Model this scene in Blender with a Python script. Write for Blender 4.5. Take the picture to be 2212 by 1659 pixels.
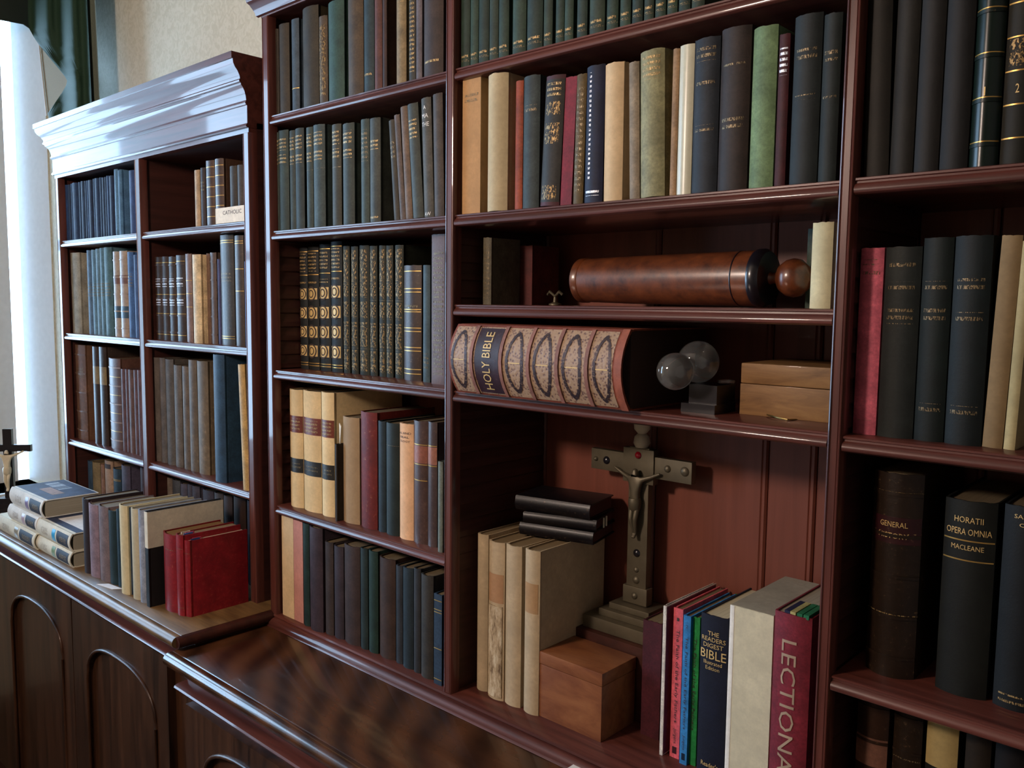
import bpy, bmesh, math, random
from mathutils import Vector, Matrix

for o in list(bpy.data.objects):
    bpy.data.objects.remove(o, do_unlink=True)
random.seed(11)
scene = bpy.context.scene
COL = scene.collection

# ------------------------------------------------------------------ camera
W, H, F = 2212, 1659, 1842.28
YAW, PITCH, ROLL = [math.radians(a) for a in (42.4666, 5.3547, 0.63976)]
CP = Vector((0, -1.1, 1.70))
fw = Vector((-math.sin(YAW)*math.cos(PITCH), math.cos(YAW)*math.cos(PITCH), -math.sin(PITCH)))
r0 = Vector((math.cos(YAW), math.sin(YAW), 0)); u0 = r0.cross(fw)
rt = math.cos(ROLL)*r0 + math.sin(ROLL)*u0
up = -math.sin(ROLL)*r0 + math.cos(ROLL)*u0
cd = bpy.data.cameras.new('camera'); cam = bpy.data.objects.new('camera', cd); COL.objects.link(cam)
cam.matrix_world = Matrix(((rt.x, up.x, -fw.x, CP.x), (rt.y, up.y, -fw.y, CP.y), (rt.z, up.z, -fw.z, CP.z), (0, 0, 0, 1)))
cd.sensor_width = 36; cd.lens = F/W*36; cd.clip_start = .02
scene.camera = cam

# ------------------------------------------------------------------ world, light, exposure
wd = bpy.data.worlds.new('overcast_sky'); scene.world = wd; wd.use_nodes = True
bg = wd.node_tree.nodes['Background']
bg.inputs['Color'].default_value = (.46, .71, 1.0, 1); bg.inputs['Strength'].default_value = 15.0
SKY_PORTAL = [(-4.24, -.26, 1.94, 1.00, 2.1), (-4.24, -1.715, 1.94, 1.37, 2.1)]
for (x, y, z, sy, sz) in SKY_PORTAL:
    ld = bpy.data.lights.new('window_portal', 'AREA'); ld.shape = 'RECTANGLE'; ld.size = sz; ld.size_y = sy
    ld.cycles.is_portal = True
    lo = bpy.data.objects.new('window_portal', ld); COL.objects.link(lo)
    lo.location = (x, y, z); lo.rotation_euler = (0, -math.pi/2, 0)
LAMP = (-1.45, -1.85, 2.30); LAMP_POWER = 160.0; LAMP_COLOR = (1.0, .79, .66)
vs = scene.view_settings
vs.view_transform = 'Standard'; vs.look = 'None'; vs.gamma = 1; vs.use_curve_mapping = False
vs.exposure = 0.0

# ------------------------------------------------------------------ pixel -> world helpers (photo measured on 2212x1659)
def at(x, y, X=None, Y=None, Z=None):
    d = fw*F + rt*(x - W/2) - up*(y - H/2)
    t = (X-CP.x)/d.x if X is not None else (Y-CP.y)/d.y if Y is not None else (Z-CP.z)/d.z
    return CP + d*t
def solveX(px, Y, Z):
    s = px - W/2; v = Vector((-CP.x, Y-CP.y, Z-CP.z)); A = v.dot(rt); B = v.dot(fw)
    return (F*A - s*B)/(s*fw.x - F*rt.x)
def solveZ(py, X, Y):
    s = H/2 - py; v = Vector((X-CP.x, Y-CP.y, -CP.z)); A = v.dot(up); B = v.dot(fw)
    return (F*A - s*B)/(s*fw.z - F*up.z)

# ------------------------------------------------------------------ colours and materials
def lin(h):
    h = h.lstrip('#'); c = [int(h[i:i+2], 16)/255 for i in (0, 2, 4)]
    return tuple(((v+.055)/1.055)**2.4 if v > .04045 else v/12.92 for v in c) + (1,)
class NT:
    def __init__(s, name):
        s.m = bpy.data.materials.new(name); s.m.use_nodes = True; s.t = s.m.node_tree
        s.b = s.t.nodes['Principled BSDF']; s.out = s.t.nodes['Material Output']
    def n(s, typ, **kw):
        nd = s.t.nodes.new(typ)
        for k, v in kw.items():
            if k in nd.inputs: nd.inputs[k].default_value = v
            else: setattr(nd, k, v)
        return nd
    def l(s, a, b): s.t.links.new(a, b)
    def set(s, **kw):
        for k, v in kw.items(): s.b.inputs[k.replace('_', ' ')].default_value = v
def ramp(nt, fac, stops):
    rp = nt.n('ShaderNodeValToRGB'); e = rp.color_ramp.elements
    while len(e) < len(stops): e.new(.5)
    for i, (p, c) in enumerate(stops): e[i].position = p; e[i].color = c
    nt.l(fac, rp.inputs['Fac']); return rp.outputs['Color']
def coords(nt, scale, what='Object', rot=(0, 0, 0)):
    tc = nt.n('ShaderNodeTexCoord'); mp = nt.n('ShaderNodeMapping')
    mp.inputs['Scale'].default_value = scale; mp.inputs['Rotation'].default_value = rot
    nt.l(tc.outputs[what], mp.inputs['Vector']); return mp.outputs['Vector']
def bump(nt, h, strength, dist=.001):
    b = nt.n('ShaderNodeBump', Strength=strength, Distance=dist); nt.l(h, b.inputs['Height']); nt.l(b.outputs['Normal'], nt.b.inputs['Normal'])

def wood(name, c0, c1, scale, rough=.34, coat=.42, spec=.3):
    nt = NT(name); v = coords(nt, scale)
    nz = nt.n('ShaderNodeTexNoise', Scale=1.0, Detail=6.0, Roughness=.62, Distortion=.6); nt.l(v, nz.inputs['Vector'])
    col = ramp(nt, nz.outputs['Fac'], [(.30, c0), (.70, c1)])
    nt.l(col, nt.b.inputs['Base Color']); nt.set(Roughness=rough, Coat_Weight=coat, Coat_Roughness=.05)
    nt.b.inputs['Specular IOR Level'].default_value = spec
    bump(nt, nz.outputs['Fac'], .06)
    return nt.m
M = {}
MD, ML = lin('#3e1f1a'), lin('#66372e')
M['wood_h'] = wood('mahogany_along_x', MD, ML, (3, 60, 60))
M['wood_v'] = wood('mahogany_along_z', MD, ML, (60, 60, 3))
M['wood_y'] = wood('mahogany_along_y', MD, ML, (60, 3, 60))
M['wood_in'] = wood('dull_inner_wood', lin('#301814'), lin('#482620'), (50, 3, 60), .5, .0, .4)
M['wood_back'] = wood('red_back_boards', lin('#6a382a'), lin('#7e4636'), (35, 35, 2), .45, .05, .4)
M['wood_cab'] = wood('brown_door_veneer', lin('#1c100a'), lin('#4c3020'), (26, 26, 2.0), .34, .12, .3)
M['box_wood'] = wood('box_veneer', lin('#6a3a24'), lin('#95603c'), (9, 30, 30), .4, .1)
M['olive_wood'] = wood('olive_box_wood', lin('#6a4a2c'), lin('#9a7448'), (12, 40, 60), .5, .05)
M['dark_wood'] = wood('dark_block_wood', lin('#2c1410'), lin('#4a241a'), (20, 20, 20), .5, .05)
def figured(name, c0, c1, vs, ws, dist, mixf, rough, coat, spec=.5):
    nt = NT(name); v = coords(nt, vs, rot=(0, 0, math.radians(-32)))
    wv = nt.n('ShaderNodeTexWave', Scale=ws, Distortion=dist, Detail=1.5); wv.inputs['Detail Scale'].default_value = .6
    nt.l(v, wv.inputs['Vector'])
    v2 = coords(nt, (7, 70, 30)); n2 = nt.n('ShaderNodeTexNoise', Scale=1.0, Detail=6.0, Roughness=.65); nt.l(v2, n2.inputs['Vector'])
    mx = nt.n('ShaderNodeMix', data_type='FLOAT'); mx.inputs[0].default_value = mixf
    nt.l(wv.outputs['Fac'], mx.inputs[2]); nt.l(n2.outputs['Fac'], mx.inputs[3])
    nt.l(ramp(nt, mx.outputs[0], [(.15, c0), (.85, c1)]), nt.b.inputs['Base Color'])
    nt.b.inputs['Specular IOR Level'].default_value = spec
    nt.set(Roughness=rough, Coat_Weight=coat, Coat_Roughness=.06); bump(nt, n2.outputs['Fac'], .03)
    return nt.m
M['worktop'] = figured('figured_worktop', lin('#20110b'), lin('#54331f'), (1.0, 1.6, 1), 3.4, 6.0, .55, .22, .35)
M['worktop_l'] = figured('figured_sideboard_top', lin('#2c1a0e'), lin('#8a6a42'), (1.0, 3.0, 1), 3.0, 3.0, .9, .37, .04, .42)

def objcol(name, rough, coat, sc, amt, bumpst, wear=0.0):
    nt = NT(name); oi = nt.n('ShaderNodeObjectInfo')
    tc = nt.n('ShaderNodeTexCoord'); ad = nt.n('ShaderNodeVectorMath', operation='ADD')
    ml = nt.n('ShaderNodeMath', operation='MULTIPLY'); ml.inputs[1].default_value = 37.0
    nt.l(oi.outputs['Random'], ml.inputs[0]); nt.l(tc.outputs['Object'], ad.inputs[0]); nt.l(ml.outputs[0], ad.inputs[1])
    n1 = nt.n('ShaderNodeTexNoise', Scale=sc, Detail=8.0, Roughness=.7); nt.l(ad.outputs[0], n1.inputs['Vector'])
    n2 = nt.n('ShaderNodeTexNoise', Scale=sc*.16, Detail=3.0); nt.l(ad.outputs[0], n2.inputs['Vector'])
    am = nt.n('ShaderNodeMath', operation='MULTIPLY'); nt.l(n1.outputs['Fac'], am.inputs[0]); nt.l(n2.outputs['Fac'], am.inputs[1])
    cr = ramp(nt, am.outputs[0], [(.08, (1-amt, 1-amt, 1-amt, 1)), (.45, (1+amt*.6, 1+amt*.55, 1+amt*.5, 1))])
    mx = nt.n('ShaderNodeMix', data_type='RGBA', blend_type='MULTIPLY'); mx.inputs[0].default_value = 1
    nt.l(oi.outputs['Color'], mx.inputs[6]); nt.l(cr, mx.inputs[7]); colr = mx.outputs[2]
    if wear:
        f = ramp(nt, n1.outputs['Fac'], [(.60, (0, 0, 0, 1)), (.72, (wear, wear, wear, 1))])
        m2 = nt.n('ShaderNodeMix', data_type='RGBA'); nt.l(f, m2.inputs[0]); nt.l(colr, m2.inputs[6])
        m2.inputs[7].default_value = lin('#9a7c58'); colr = m2.outputs[2]
    nt.b.inputs['Specular IOR Level'].default_value = .3
    nt.l(colr, nt.b.inputs['Base Color']); nt.set(Roughness=rough, Coat_Weight=coat, Coat_Roughness=.25)
    bump(nt, n1.outputs['Fac'], bumpst, .0008)
    return nt.m
M['cloth'] = objcol('book_cloth', .62, .0, 220, .55, .4)
M['leather'] = objcol('book_leather', .42, .12, 160, .45, .5, .35)
M['paper'] = objcol('plain_paper', .8, 0, 120, .22, .15)
M['satin'] = objcol('satin_surface', .3, .3, 80, .15, .1)
M['worn'] = objcol('worn_leather', .6, 0, 90, .5, .8, .7)
def pages():
    nt = NT('page_edges'); oi = nt.n('ShaderNodeObjectInfo'); v = coords(nt, (1400, 3, 3))
    nz = nt.n('ShaderNodeTexNoise', Scale=1.0, Detail=2.0); nt.l(v, nz.inputs['Vector'])
    cr = ramp(nt, nz.outputs['Fac'], [(.3, (.6, .58, .55, 1)), (.7, (1, 1, 1, 1))])
    mx = nt.n('ShaderNodeMix', data_type='RGBA', blend_type='MULTIPLY'); mx.inputs[0].default_value = 1
    nt.l(oi.outputs['Color'], mx.inputs[6]); nt.l(cr, mx.inputs[7]); nt.l(mx.outputs[2], nt.b.inputs['Base Color'])
    nt.set(Roughness=.8); return nt.m
M['pages'] = pages()
def plain(name, c, rough=.5, metal=0, coat=0, spec=.5, amp=.15):
    nt = NT(name); v = coords(nt, (40, 40, 40)); nz = nt.n('ShaderNodeTexNoise', Scale=1.0, Detail=4.0); nt.l(v, nz.inputs['Vector'])
    a = tuple(x*(1-amp) for x in c[:3])+(1,); b = tuple(min(1, x*(1+amp*.7)) for x in c[:3])+(1,)
    nt.l(ramp(nt, nz.outputs['Fac'], [(.3, a), (.7, b)]), nt.b.inputs['Base Color'])
    nt.set(Roughness=rough, Metallic=metal, Coat_Weight=coat); nt.b.inputs['Specular IOR Level'].default_value = spec
    return nt.m
M['gilt'] = plain('gilt', lin('#c9a25a'), .38, .8)
M['gilt_ink'] = plain('gilt_ink', lin('#d8b878'), .5, .2)
M['dull_gilt'] = plain('dull_gilt_ink', lin('#a89078'), .55)
M['brass'] = plain('old_brass', lin('#8a7a4c'), .38, .9)
M['pewter'] = plain('tarnished_pewter', lin('#6a6250'), .5, .6)
M['black'] = plain('ebonised_black', lin('#15131a'), .28, 0, .4)
M['white_ink'] = plain('white_ink', lin('#e6e6e0'), .6)
M['dark_ink'] = plain('dark_ink', lin('#3a2c28'), .7)
M['ivory'] = plain('ivory', lin('#d8cdb0'), .5)
M['gem'] = plain('red_gem', lin('#8a1020'), .1, 0, .8)
M['black_leather'] = plain('black_leather', lin('#16131c'), .4, 0, .2)
def worn_gilt(name, c, thr, sx, sz, pitch=0):
    nt = NT(name); v = coords(nt, (sx, 1, sz))
    nz = nt.n('ShaderNodeTexNoise', Scale=1.0, Detail=3.0, Roughness=.7); nt.l(v, nz.inputs['Vector'])
    f = ramp(nt, nz.outputs['Fac'], [(thr, (0, 0, 0, 1)), (thr+.06, (1, 1, 1, 1))])
    if pitch:   # lines of lettering
        tc = nt.n('ShaderNodeTexCoord'); sp = nt.n('ShaderNodeSeparateXYZ'); nt.l(tc.outputs['Object'], sp.inputs[0])
        m1 = nt.n('ShaderNodeMath', operation='MULTIPLY'); m1.inputs[1].default_value = 2*math.pi/pitch; nt.l(sp.outputs['Z'], m1.inputs[0])
        m2 = nt.n('ShaderNodeMath', operation='SINE'); nt.l(m1.outputs[0], m2.inputs[0])
        m3 = nt.n('ShaderNodeMath', operation='GREATER_THAN'); m3.inputs[1].default_value = .05; nt.l(m2.outputs[0], m3.inputs[0])
        m4 = nt.n('ShaderNodeMath', operation='MULTIPLY'); nt.l(m3.outputs[0], m4.inputs[0]); nt.l(f, m4.inputs[1]); f = m4.outputs[0]
    tr = nt.n('ShaderNodeBsdfTransparent'); mx = nt.n('ShaderNodeMixShader')
    nt.l(f, mx.inputs[0]); nt.l(tr.outputs[0], mx.inputs[1]); nt.l(nt.b.outputs[0], mx.inputs[2]); nt.l(mx.outputs[0], nt.out.inputs['Surface'])
    nt.b.inputs['Base Color'].default_value = c; nt.set(Roughness=.45, Metallic=.35)
    return nt.m
M['gilt_worn'] = worn_gilt('worn_gilt_lettering', lin('#ae9260'), .47, 600, 200, .0085)
M['gilt_dim'] = worn_gilt('rubbed_gilt_lettering', lin('#7c6c4e'), .48, 600, 200, .0095)
M['gilt_orn'] = worn_gilt('gilt_ornament', lin('#8e7242'), .50, 300, 160)
M['lozenge_ink'] = worn_gilt('worn_dark_tooling', lin('#3a2c30'), .40, 260, 200)
M['white_worn'] = worn_gilt('white_lettering', lin('#d8dce6'), .42, 520, 220, .0075)
def mottled():
    nt = NT('gilt_tooled_bible_leather'); v = coords(nt, (1, 1, 1)); v0 = nt.n('ShaderNodeTexVoronoi', Scale=190.0); nt.l(v, v0.inputs['Vector'])
    nz = nt.n('ShaderNodeTexNoise', Scale=260.0, Detail=6.0); nt.l(v, nz.inputs['Vector'])
    ad = nt.n('ShaderNodeMath', operation='ADD'); nt.l(v0.outputs['Distance'], ad.inputs[0]); nt.l(nz.outputs['Fac'], ad.inputs[1])
    nt.l(ramp(nt, ad.outputs[0], [(.55, lin('#4c342e')), (.80, lin('#7e6050')), (1.15, lin('#a08468'))]), nt.b.inputs['Base Color'])
    nt.set(Roughness=.55); bump(nt, ad.outputs[0], .5); return nt.m
M['bible'] = mottled()
def scuffed():
    nt = NT('peeling_vellum'); v = coords(nt, (70, 70, 22)); nz = nt.n('ShaderNodeTexNoise', Scale=1.0, Detail=9.0, Roughness=.75); nt.l(v, nz.inputs['Vector'])
    nt.l(ramp(nt, nz.outputs['Fac'], [(.36, lin('#6a5238')), (.5, lin('#c0a884')), (.62, lin('#e2d6b8'))]), nt.b.inputs['Base Color'])
    nt.set(Roughness=.85); bump(nt, nz.outputs['Fac'], 1.0, .004); return nt.m
M['scuffed'] = scuffed()
def leather_tube():
    nt = NT('brown_polished_leather'); v = coords(nt, (1, 1, 1)); nz = nt.n('ShaderNodeTexNoise', Scale=45.0, Detail=8.0, Roughness=.7); nt.l(v, nz.inputs['Vector'])
    nt.l(ramp(nt, nz.outputs['Fac'], [(.3, lin('#38190f')), (.7, lin('#7a4020'))]), nt.b.inputs['Base Color'])
    nt.set(Roughness=.34, Coat_Weight=.7, Coat_Roughness=.2); bump(nt, nz.outputs['Fac'], .35); return nt.m
M['tube'] = leather_tube()
def glass():
    nt = NT('clear_glass'); nt.set(Roughness=.03, IOR=1.62, Transmission_Weight=.96, Coat_Weight=1.0); nt.b.inputs['Base Color'].default_value = (.9, .92, .92, 1); return nt.m
M['glass'] = glass()
def pane():
    nt = NT('window_pane'); tr = nt.n('ShaderNodeBsdfTransparent'); gl = nt.n('ShaderNodeBsdfGlossy', Roughness=.01); fr = nt.n('ShaderNodeFresnel', IOR=1.45)
    mx = nt.n('ShaderNodeMixShader'); nt.l(fr.outputs[0], mx.inputs[0]); nt.l(tr.outputs[0], mx.inputs[1]); nt.l(gl.outputs[0], mx.inputs[2])
    nt.l(mx.outputs[0], nt.out.inputs['Surface']); return nt.m
M['pane'] = pane()
def wallpaper():
    nt = NT('cream_wallpaper'); v = coords(nt, (1, 1, 1)); nz = nt.n('ShaderNodeTexNoise', Scale=42.0, Detail=5.0, Distortion=1.5); nt.l(v, nz.inputs['Vector'])
    nt.l(ramp(nt, nz.outputs['Fac'], [(.4, lin('#cfcbb4')), (.6, lin('#dcd8c4'))]), nt.b.inputs['Base Color']); nt.set(Roughness=.7)
    bump(nt, nz.outputs['Fac'], .15); return nt.m
M['wallpaper'] = wallpaper()
M['plaster'] = plain('room_plaster', lin('#8a7f72'), .85)
M['ceil'] = plain('ceiling_plaster', lin('#8a8478'), .85)
M['floor'] = wood('floor_boards', lin('#2a1c12'), lin('#4a3220'), (3, 25, 20), .5, .1)
M['white_paint'] = plain('white_paint', lin('#dfe3e4'), .4, amp=.04)
def fabric(name, c, sc=400):
    nt = NT(name); v = coords(nt, (1, 1, 1)); nz = nt.n('ShaderNodeTexNoise', Scale=sc, Detail=2.0); nt.l(v, nz.inputs['Vector'])
    a = tuple(x*.7 for x in c[:3])+(1,)
    nt.l(ramp(nt, nz.outputs['Fac'], [(.3, a), (.7, c)]), nt.b.inputs['Base Color']); nt.set(Roughness=.8); bump(nt, nz.outputs['Fac'], .3)
    return nt.m
M['green_fab'] = fabric('green_curtain_cloth', lin('#21402c'))
M['tan_fab'] = fabric('tan_lining_cloth', lin('#8a744c'))
M['grey_fab'] = fabric('grey_green_cloth', lin('#7c8474'))
M['dark_fab'] = fabric('dark_pelmet_cloth', lin('#16241c'))

# ------------------------------------------------------------------ object helpers
def tag(o, label, cat, group=None):
    n = len(label.replace(',', ' ').split()); assert 4 <= n <= 16, (n, label)
    o['label'] = label; o['category'] = cat
    if group: o['group'] = group
    return o
def empty(name, loc, rot=(0, 0, 0)):
    o = bpy.data.objects.new(name, None); o.empty_display_size = .05; COL.objects.link(o)
    o.location = loc; o.rotation_euler = rot; return o
def mesh(name, verts, faces, mat, parent=None, smooth=0, color=None, world=True):
    me = bpy.data.meshes.new(name)
    if parent is not None and world: verts = [Vector(v)-parent.location for v in verts]
    me.from_pydata([tuple(v) for v in verts], [], faces); me.update()
    bm = bmesh.new(); bm.from_mesh(me); bmesh.ops.recalc_face_normals(bm, faces=bm.faces); bm.to_mesh(me); bm.free()
    if smooth:
        for p in me.polygons: p.use_smooth = True
        me.set_sharp_from_angle(angle=math.radians(smooth))
    o = bpy.data.objects.new(name, me); COL.objects.link(o)
    if mat: me.materials.append(M[mat])
    if color: o.color = lin(color) if isinstance(color, str) else color
    if parent is not None: o.parent = parent
    return o
BOXF = [(0, 1, 3, 2), (4, 6, 7, 5), (0, 4, 5, 1), (2, 3, 7, 6), (0, 2, 6, 4), (1, 5, 7, 3)]
def boxv(x0, x1, y0, y1, z0, z1): return [(x, y, z) for x in (x0, x1) for y in (y0, y1) for z in (z0, z1)]
def box(name, x0, x1, y0, y1, z0, z1, mat, parent=None, color=None, bev=0, world=True):
    if not bev: return mesh(name, boxv(x0, x1, y0, y1, z0, z1), BOXF, mat, parent, 0, color, world)
    bm = bmesh.new(); vs_ = [bm.verts.new(v) for v in boxv(x0, x1, y0, y1, z0, z1)]
    for f in BOXF: bm.faces.new([vs_[i] for i in f])
    bmesh.ops.bevel(bm, geom=bm.edges[:], offset=bev, segments=2, profile=.6, affect='EDGES')
    v = [q.co.copy() for q in bm.verts]; bm.verts.index_update(); f = [[q.index for q in p.verts] for p in bm.faces]; bm.free()
    return mesh(name, v, f, mat, parent, 40, color, world)
def extrude(name, prof, axis, a, b, mat, parent=None, smooth=35, color=None, world=True):
    """closed 2D profile extruded along an axis: 'x' uses (y,z), 'z' uses (x,y), 'y' uses (x,z)"""
    def P(p, t): return (t, p[0], p[1]) if axis == 'x' else (p[0], p[1], t) if axis == 'z' else (p[0], t, p[1])
    n = len(prof); v = [P(p, a) for p in prof]+[P(p, b) for p in prof]
    f = [(i, (i+1) % n, n+(i+1) % n, n+i) for i in range(n)]+[tuple(range(n)), tuple(range(n, 2*n))]
    return mesh(name, v, f, mat, parent, smooth, color, world)
def lathe(name, prof, mat, parent=None, axis='z', c=(0, 0, 0), seg=32, smooth=40, color=None, world=True):
    v, f = [], []
    for (r, t) in prof:
        for k in range(seg):
            a = 2*math.pi*k/seg; p = (r*math.cos(a), r*math.sin(a))
            q = (p[0], p[1], t) if axis == 'z' else (t, p[0], p[1]) if axis == 'x' else (p[0], t, p[1])
            v.append((c[0]+q[0], c[1]+q[1], c[2]+q[2]))
    n = len(prof)
    for i in range(n-1):
        for k in range(seg): f.append((i*seg+k, i*seg+(k+1) % seg, (i+1)*seg+(k+1) % seg, (i+1)*seg+k))
    f.append(tuple(range(seg))); f.append(tuple(range((n-1)*seg, n*seg)))
    return mesh(name, v, f, mat, parent, smooth, color, world)
def tube(name, pts, r, mat, parent=None, seg=8, color=None, world=True, closed=False):
    pts = [Vector(p) for p in pts]; v, f = [], []; n = len(pts)
    for i, p in enumerate(pts):
        d = (pts[min(i+1, n-1)]-pts[max(i-1, 0)]).normalized()
        a = d.cross(Vector((0, 0, 1)));  a = a if a.length > .05 else d.cross(Vector((0, 1, 0))); a.normalize(); b = d.cross(a)
        rr = r[i] if isinstance(r, (list, tuple)) else r
        for k in range(seg):
            t = 2*math.pi*k/seg; v.append(p+a*math.cos(t)*rr+b*math.sin(t)*rr)
    for i in range(n-1):
        for k in range(seg): f.append((i*seg+k, i*seg+(k+1) % seg, (i+1)*seg+(k+1) % seg, (i+1)*seg+k))
    f += [tuple(range(seg)), tuple(range((n-1)*seg, n*seg))]
    return mesh(name, v, f, mat, parent, 50, color, world)
_tc = {}
def text2d(s):
    if s not in _tc:
        cu = bpy.data.curves.new('lettering', 'FONT'); cu.body = s; cu.align_x = 'CENTER'; cu.align_y = 'CENTER'; cu.resolution_u = 2; cu.size = 1
        o = bpy.data.objects.new('lettering', cu); COL.objects.link(o)
        bpy.context.view_layer.update(); dg = bpy.context.evaluated_depsgraph_get(); me = o.evaluated_get(dg).to_mesh()
        v = [(q.co.x, q.co.y) for q in me.vertices]; f = [tuple(p.vertices) for p in me.polygons]
        o.evaluated_get(dg).to_mesh_clear(); bpy.data.objects.remove(o, do_unlink=True)
        x0, x1 = min(a for a, b in v), max(a for a, b in v); y0, y1 = min(b for a, b in v), max(b for a, b in v)
        v = [((a-(x0+x1)/2), (b-(y0+y1)/2)) for a, b in v]
        _tc[s] = (v, f, x1-x0, y1-y0)
    return _tc[s]
def fit_text(s, w, h):
    v, f, tw, th = text2d(s); return [(a*w/tw, b*h/th) for a, b in v], f

# ------------------------------------------------------------------ structure: room shell
def struct(o): o['kind'] = 'structure'; return o
XL, YB, ZC, XR, YF = -3.98, .30, 3.25, 1.3, -3.4
struct(box('floor', XL-.3, XR+.2, YF-.2, YB+.2, -.1, 0, 'floor'))
struct(box('ceiling', XL-.3, XR+.2, YF-.2, YB+.2, ZC, ZC+.1, 'ceil'))
struct(box('wall_back', XL-.3, XR+.2, YB, YB+.12, 0, ZC, 'wallpaper'))
struct(box('wall_right', XR, XR+.12, YF, YB, 0, ZC, 'plaster'))
struct(box('wall_front', XL-.3, XR+.2, YF-.12, YF, 0, ZC, 'plaster'))
WZ0, WZ1, XG = .88, 3.0, XL-.22
WIN = [(-.76, .241), (-2.40, -1.03)]
v, f = [], []
def addb(b):
    k = len(v); v.extend(b); f.extend([tuple(i+k for i in q) for q in BOXF])
addb(boxv(XL-.24, XL, YF, WIN[1][0], 0, ZC)); addb(boxv(XL-.24, XL, WIN[1][1], WIN[0][0], 0, ZC)); addb(boxv(XL-.24, XL, WIN[0][1]+.053, YB, 0, ZC))
for (a, b) in WIN: addb(boxv(XL-.24, XL, a, b+(.053 if b > 0 else 0), 0, WZ0)); addb(boxv(XL-.24, XL, a, b+(.053 if b > 0 else 0), WZ1, ZC))
struct(mesh('wall_left', v, f, 'wallpaper'))
# splayed reveal beside the corner
struct(extrude('trim_1', [(XL, .2935), (XG, .242), (XL-.24, .242), (XL-.24, .2935)], 'z', WZ0, WZ1, 'white_paint', None, 0))
for n_, (a, b) in enumerate(WIN):
    wr = empty('window_%d' % (n_+1), (XL-.2, (a+b)/2, WZ0)); struct(wr)
    x0, x1 = XG-.03, XG
    box('window_sill', XG-.03, XL+.03, a, b, WZ0-.03, WZ0, 'white_paint', wr)
    mid = [(a, a+.05), (b-.16, b-.045)] if b > 0 else [(a, a+.05), (b-.05, b)]
    c = (a+b)/2; mid.append((c-.02, c+.02))
    for (p, q) in mid: box('sash_bar', x0, x1, p, q, WZ0, WZ1, 'white_paint', wr)
    mid.sort(); edges = [a]+[e for m_ in mid for e in m_]+[b]
    for (p, q) in zip(edges[0::2], edges[1::2]):
        if q-p < .01: continue
        if q-p < .06:
            box('pane', x0+.012, x0+.016, p, q, WZ0, WZ1, 'pane', wr); continue
        for (z0, z1) in ((WZ0, WZ0+.06), (1.92, 1.97), (WZ1-.05, WZ1)): box('sash_rail', x0+.002, x1-.002, p, q, z0, z1, 'white_paint', wr)
        for (z0, z1) in ((WZ0+.06, 1.92), (1.97, WZ1-.05)): box('pane', x0+.012, x0+.016, p, q, z0, z1, 'pane', wr)

# ------------------------------------------------------------------ structure: bookcases
SHELF = [(.27, 0), (.004, 0), (.001, -.0012), (.001, -.0038), (.0035, -.005), (.0032, -.0075), (0, -.010), (-.0022, -.0135), (-.0028, -.0165), (-.0018, -.0195), (.001, -.0212), (.004, -.0222), (.27, -.0222)]
def shelf(root, x0, x1, z, yf, yback):
    p = [((yback if y > .2 else y+yf), zz+z) for y, zz in SHELF]
    return extrude('shelf', p, 'x', x0, x1, 'wood_h', root)
def stile(root, x0, x1, z0, z1, yf, name='stile'):
    b = .0045
    p = [(x0, yf+.022), (x0, yf+.003), (x0+.0015, yf+.0005), (x0+.003, yf), (x0+b, yf+.0018), (x0+b+.001, yf+.0008), (x1-b-.001, yf+.0008), (x1-b, yf+.0018), (x1-.003, yf), (x1-.0015, yf+.0005), (x1, yf+.003), (x1, yf+.022)]
    return extrude(name, p, 'z', z0, z1, 'wood_v', root)
def sawtooth(root, x, sgn, z0, z1, y0, y1):
    n = int((z1-z0)/.033); p = [(x, z0)]
    for k in range(n):
        z = z0+k*.033
        p += [(x+sgn*.005, z+.001), (x+sgn*.005, z+.012), (x+sgn*.002, z+.031)]
    p += [(x, z0+n*.033)]
    return extrude('sawtooth_side', p, 'y', y0, y1, 'wood_in', root, 0)

tb = empty('tall_bookcase', (-1.1, .14, .915))
tag(tb, 'tall dark mahogany open bookcase with three bays, crucifix in the middle one', 'bookcase')
ST = [(-1.8003, -1.7735), (-1.1806, -1.159), (-.4445, -.4255), (.19, .212)]
ZT, ZD, YBK = 2.347, .943, .275
for (a, b) in ST:
    stile(tb, a, b, ZD, ZT, 0)
    box('partition', a+.007, b-.007, .022, YBK, ZD, ZT, 'wood_in', tb)
for i in range(3):
    xa, xb = ST[i][1]-.0068, ST[i+1][0]+.0068
    for (zlo, zhi) in ((ZD, 2.335),):
        sawtooth(tb, xa, 1, zlo+.24 if i == 1 else zlo+.004, zhi, .0225, YBK-.004)
        sawtooth(tb, xb, -1, zlo+.24 if i == 1 else zlo+.004, zhi, .0225, YBK-.004)
BACK = [[-1.80, -1.70, -1.585, -1.47, -1.355, -1.24, -1.16], [-1.16, -.885, -.656, -.57, -.43], [-.43, -.32, -.21, -.10, .01, .12, .212]]
for bx in BACK:
    for a, b in zip(bx[:-1], bx[1:]):
        extrude('back_plank', [(a+.0008, YBK+.016), (a+.0008, YBK+.004), (a+.004, YBK), (b-.012, YBK), (b-.010, YBK+.002), (b-.008, YBK), (b-.004, YBK), (b-.0008, YBK+.004), (b-.0008, YBK+.016)], 'z', ZD-.02, ZT, 'wood_back', tb, 0)
SHZ = {0: (2.126, 1.8636, 1.539, 1.213), 1: (2.126, 1.8636, 1.6985, 1.537), 2: (2.126, 1.865, 1.534, 1.210)}
for i in range(3):
    xa, xb = ST[i][1]+.0005, ST[i+1][0]-.0005
    for z in SHZ[i]: shelf(tb, xa, xb, z, .004, YBK-.002)
extrude('deck', [(YBK, .943), (.004, .943), (0, .941), (-.001, .937), (.002, .934), (.002, .917), (YBK, .917)], 'x', ST[0][0], ST[3][1], 'wood_h', tb)
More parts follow.
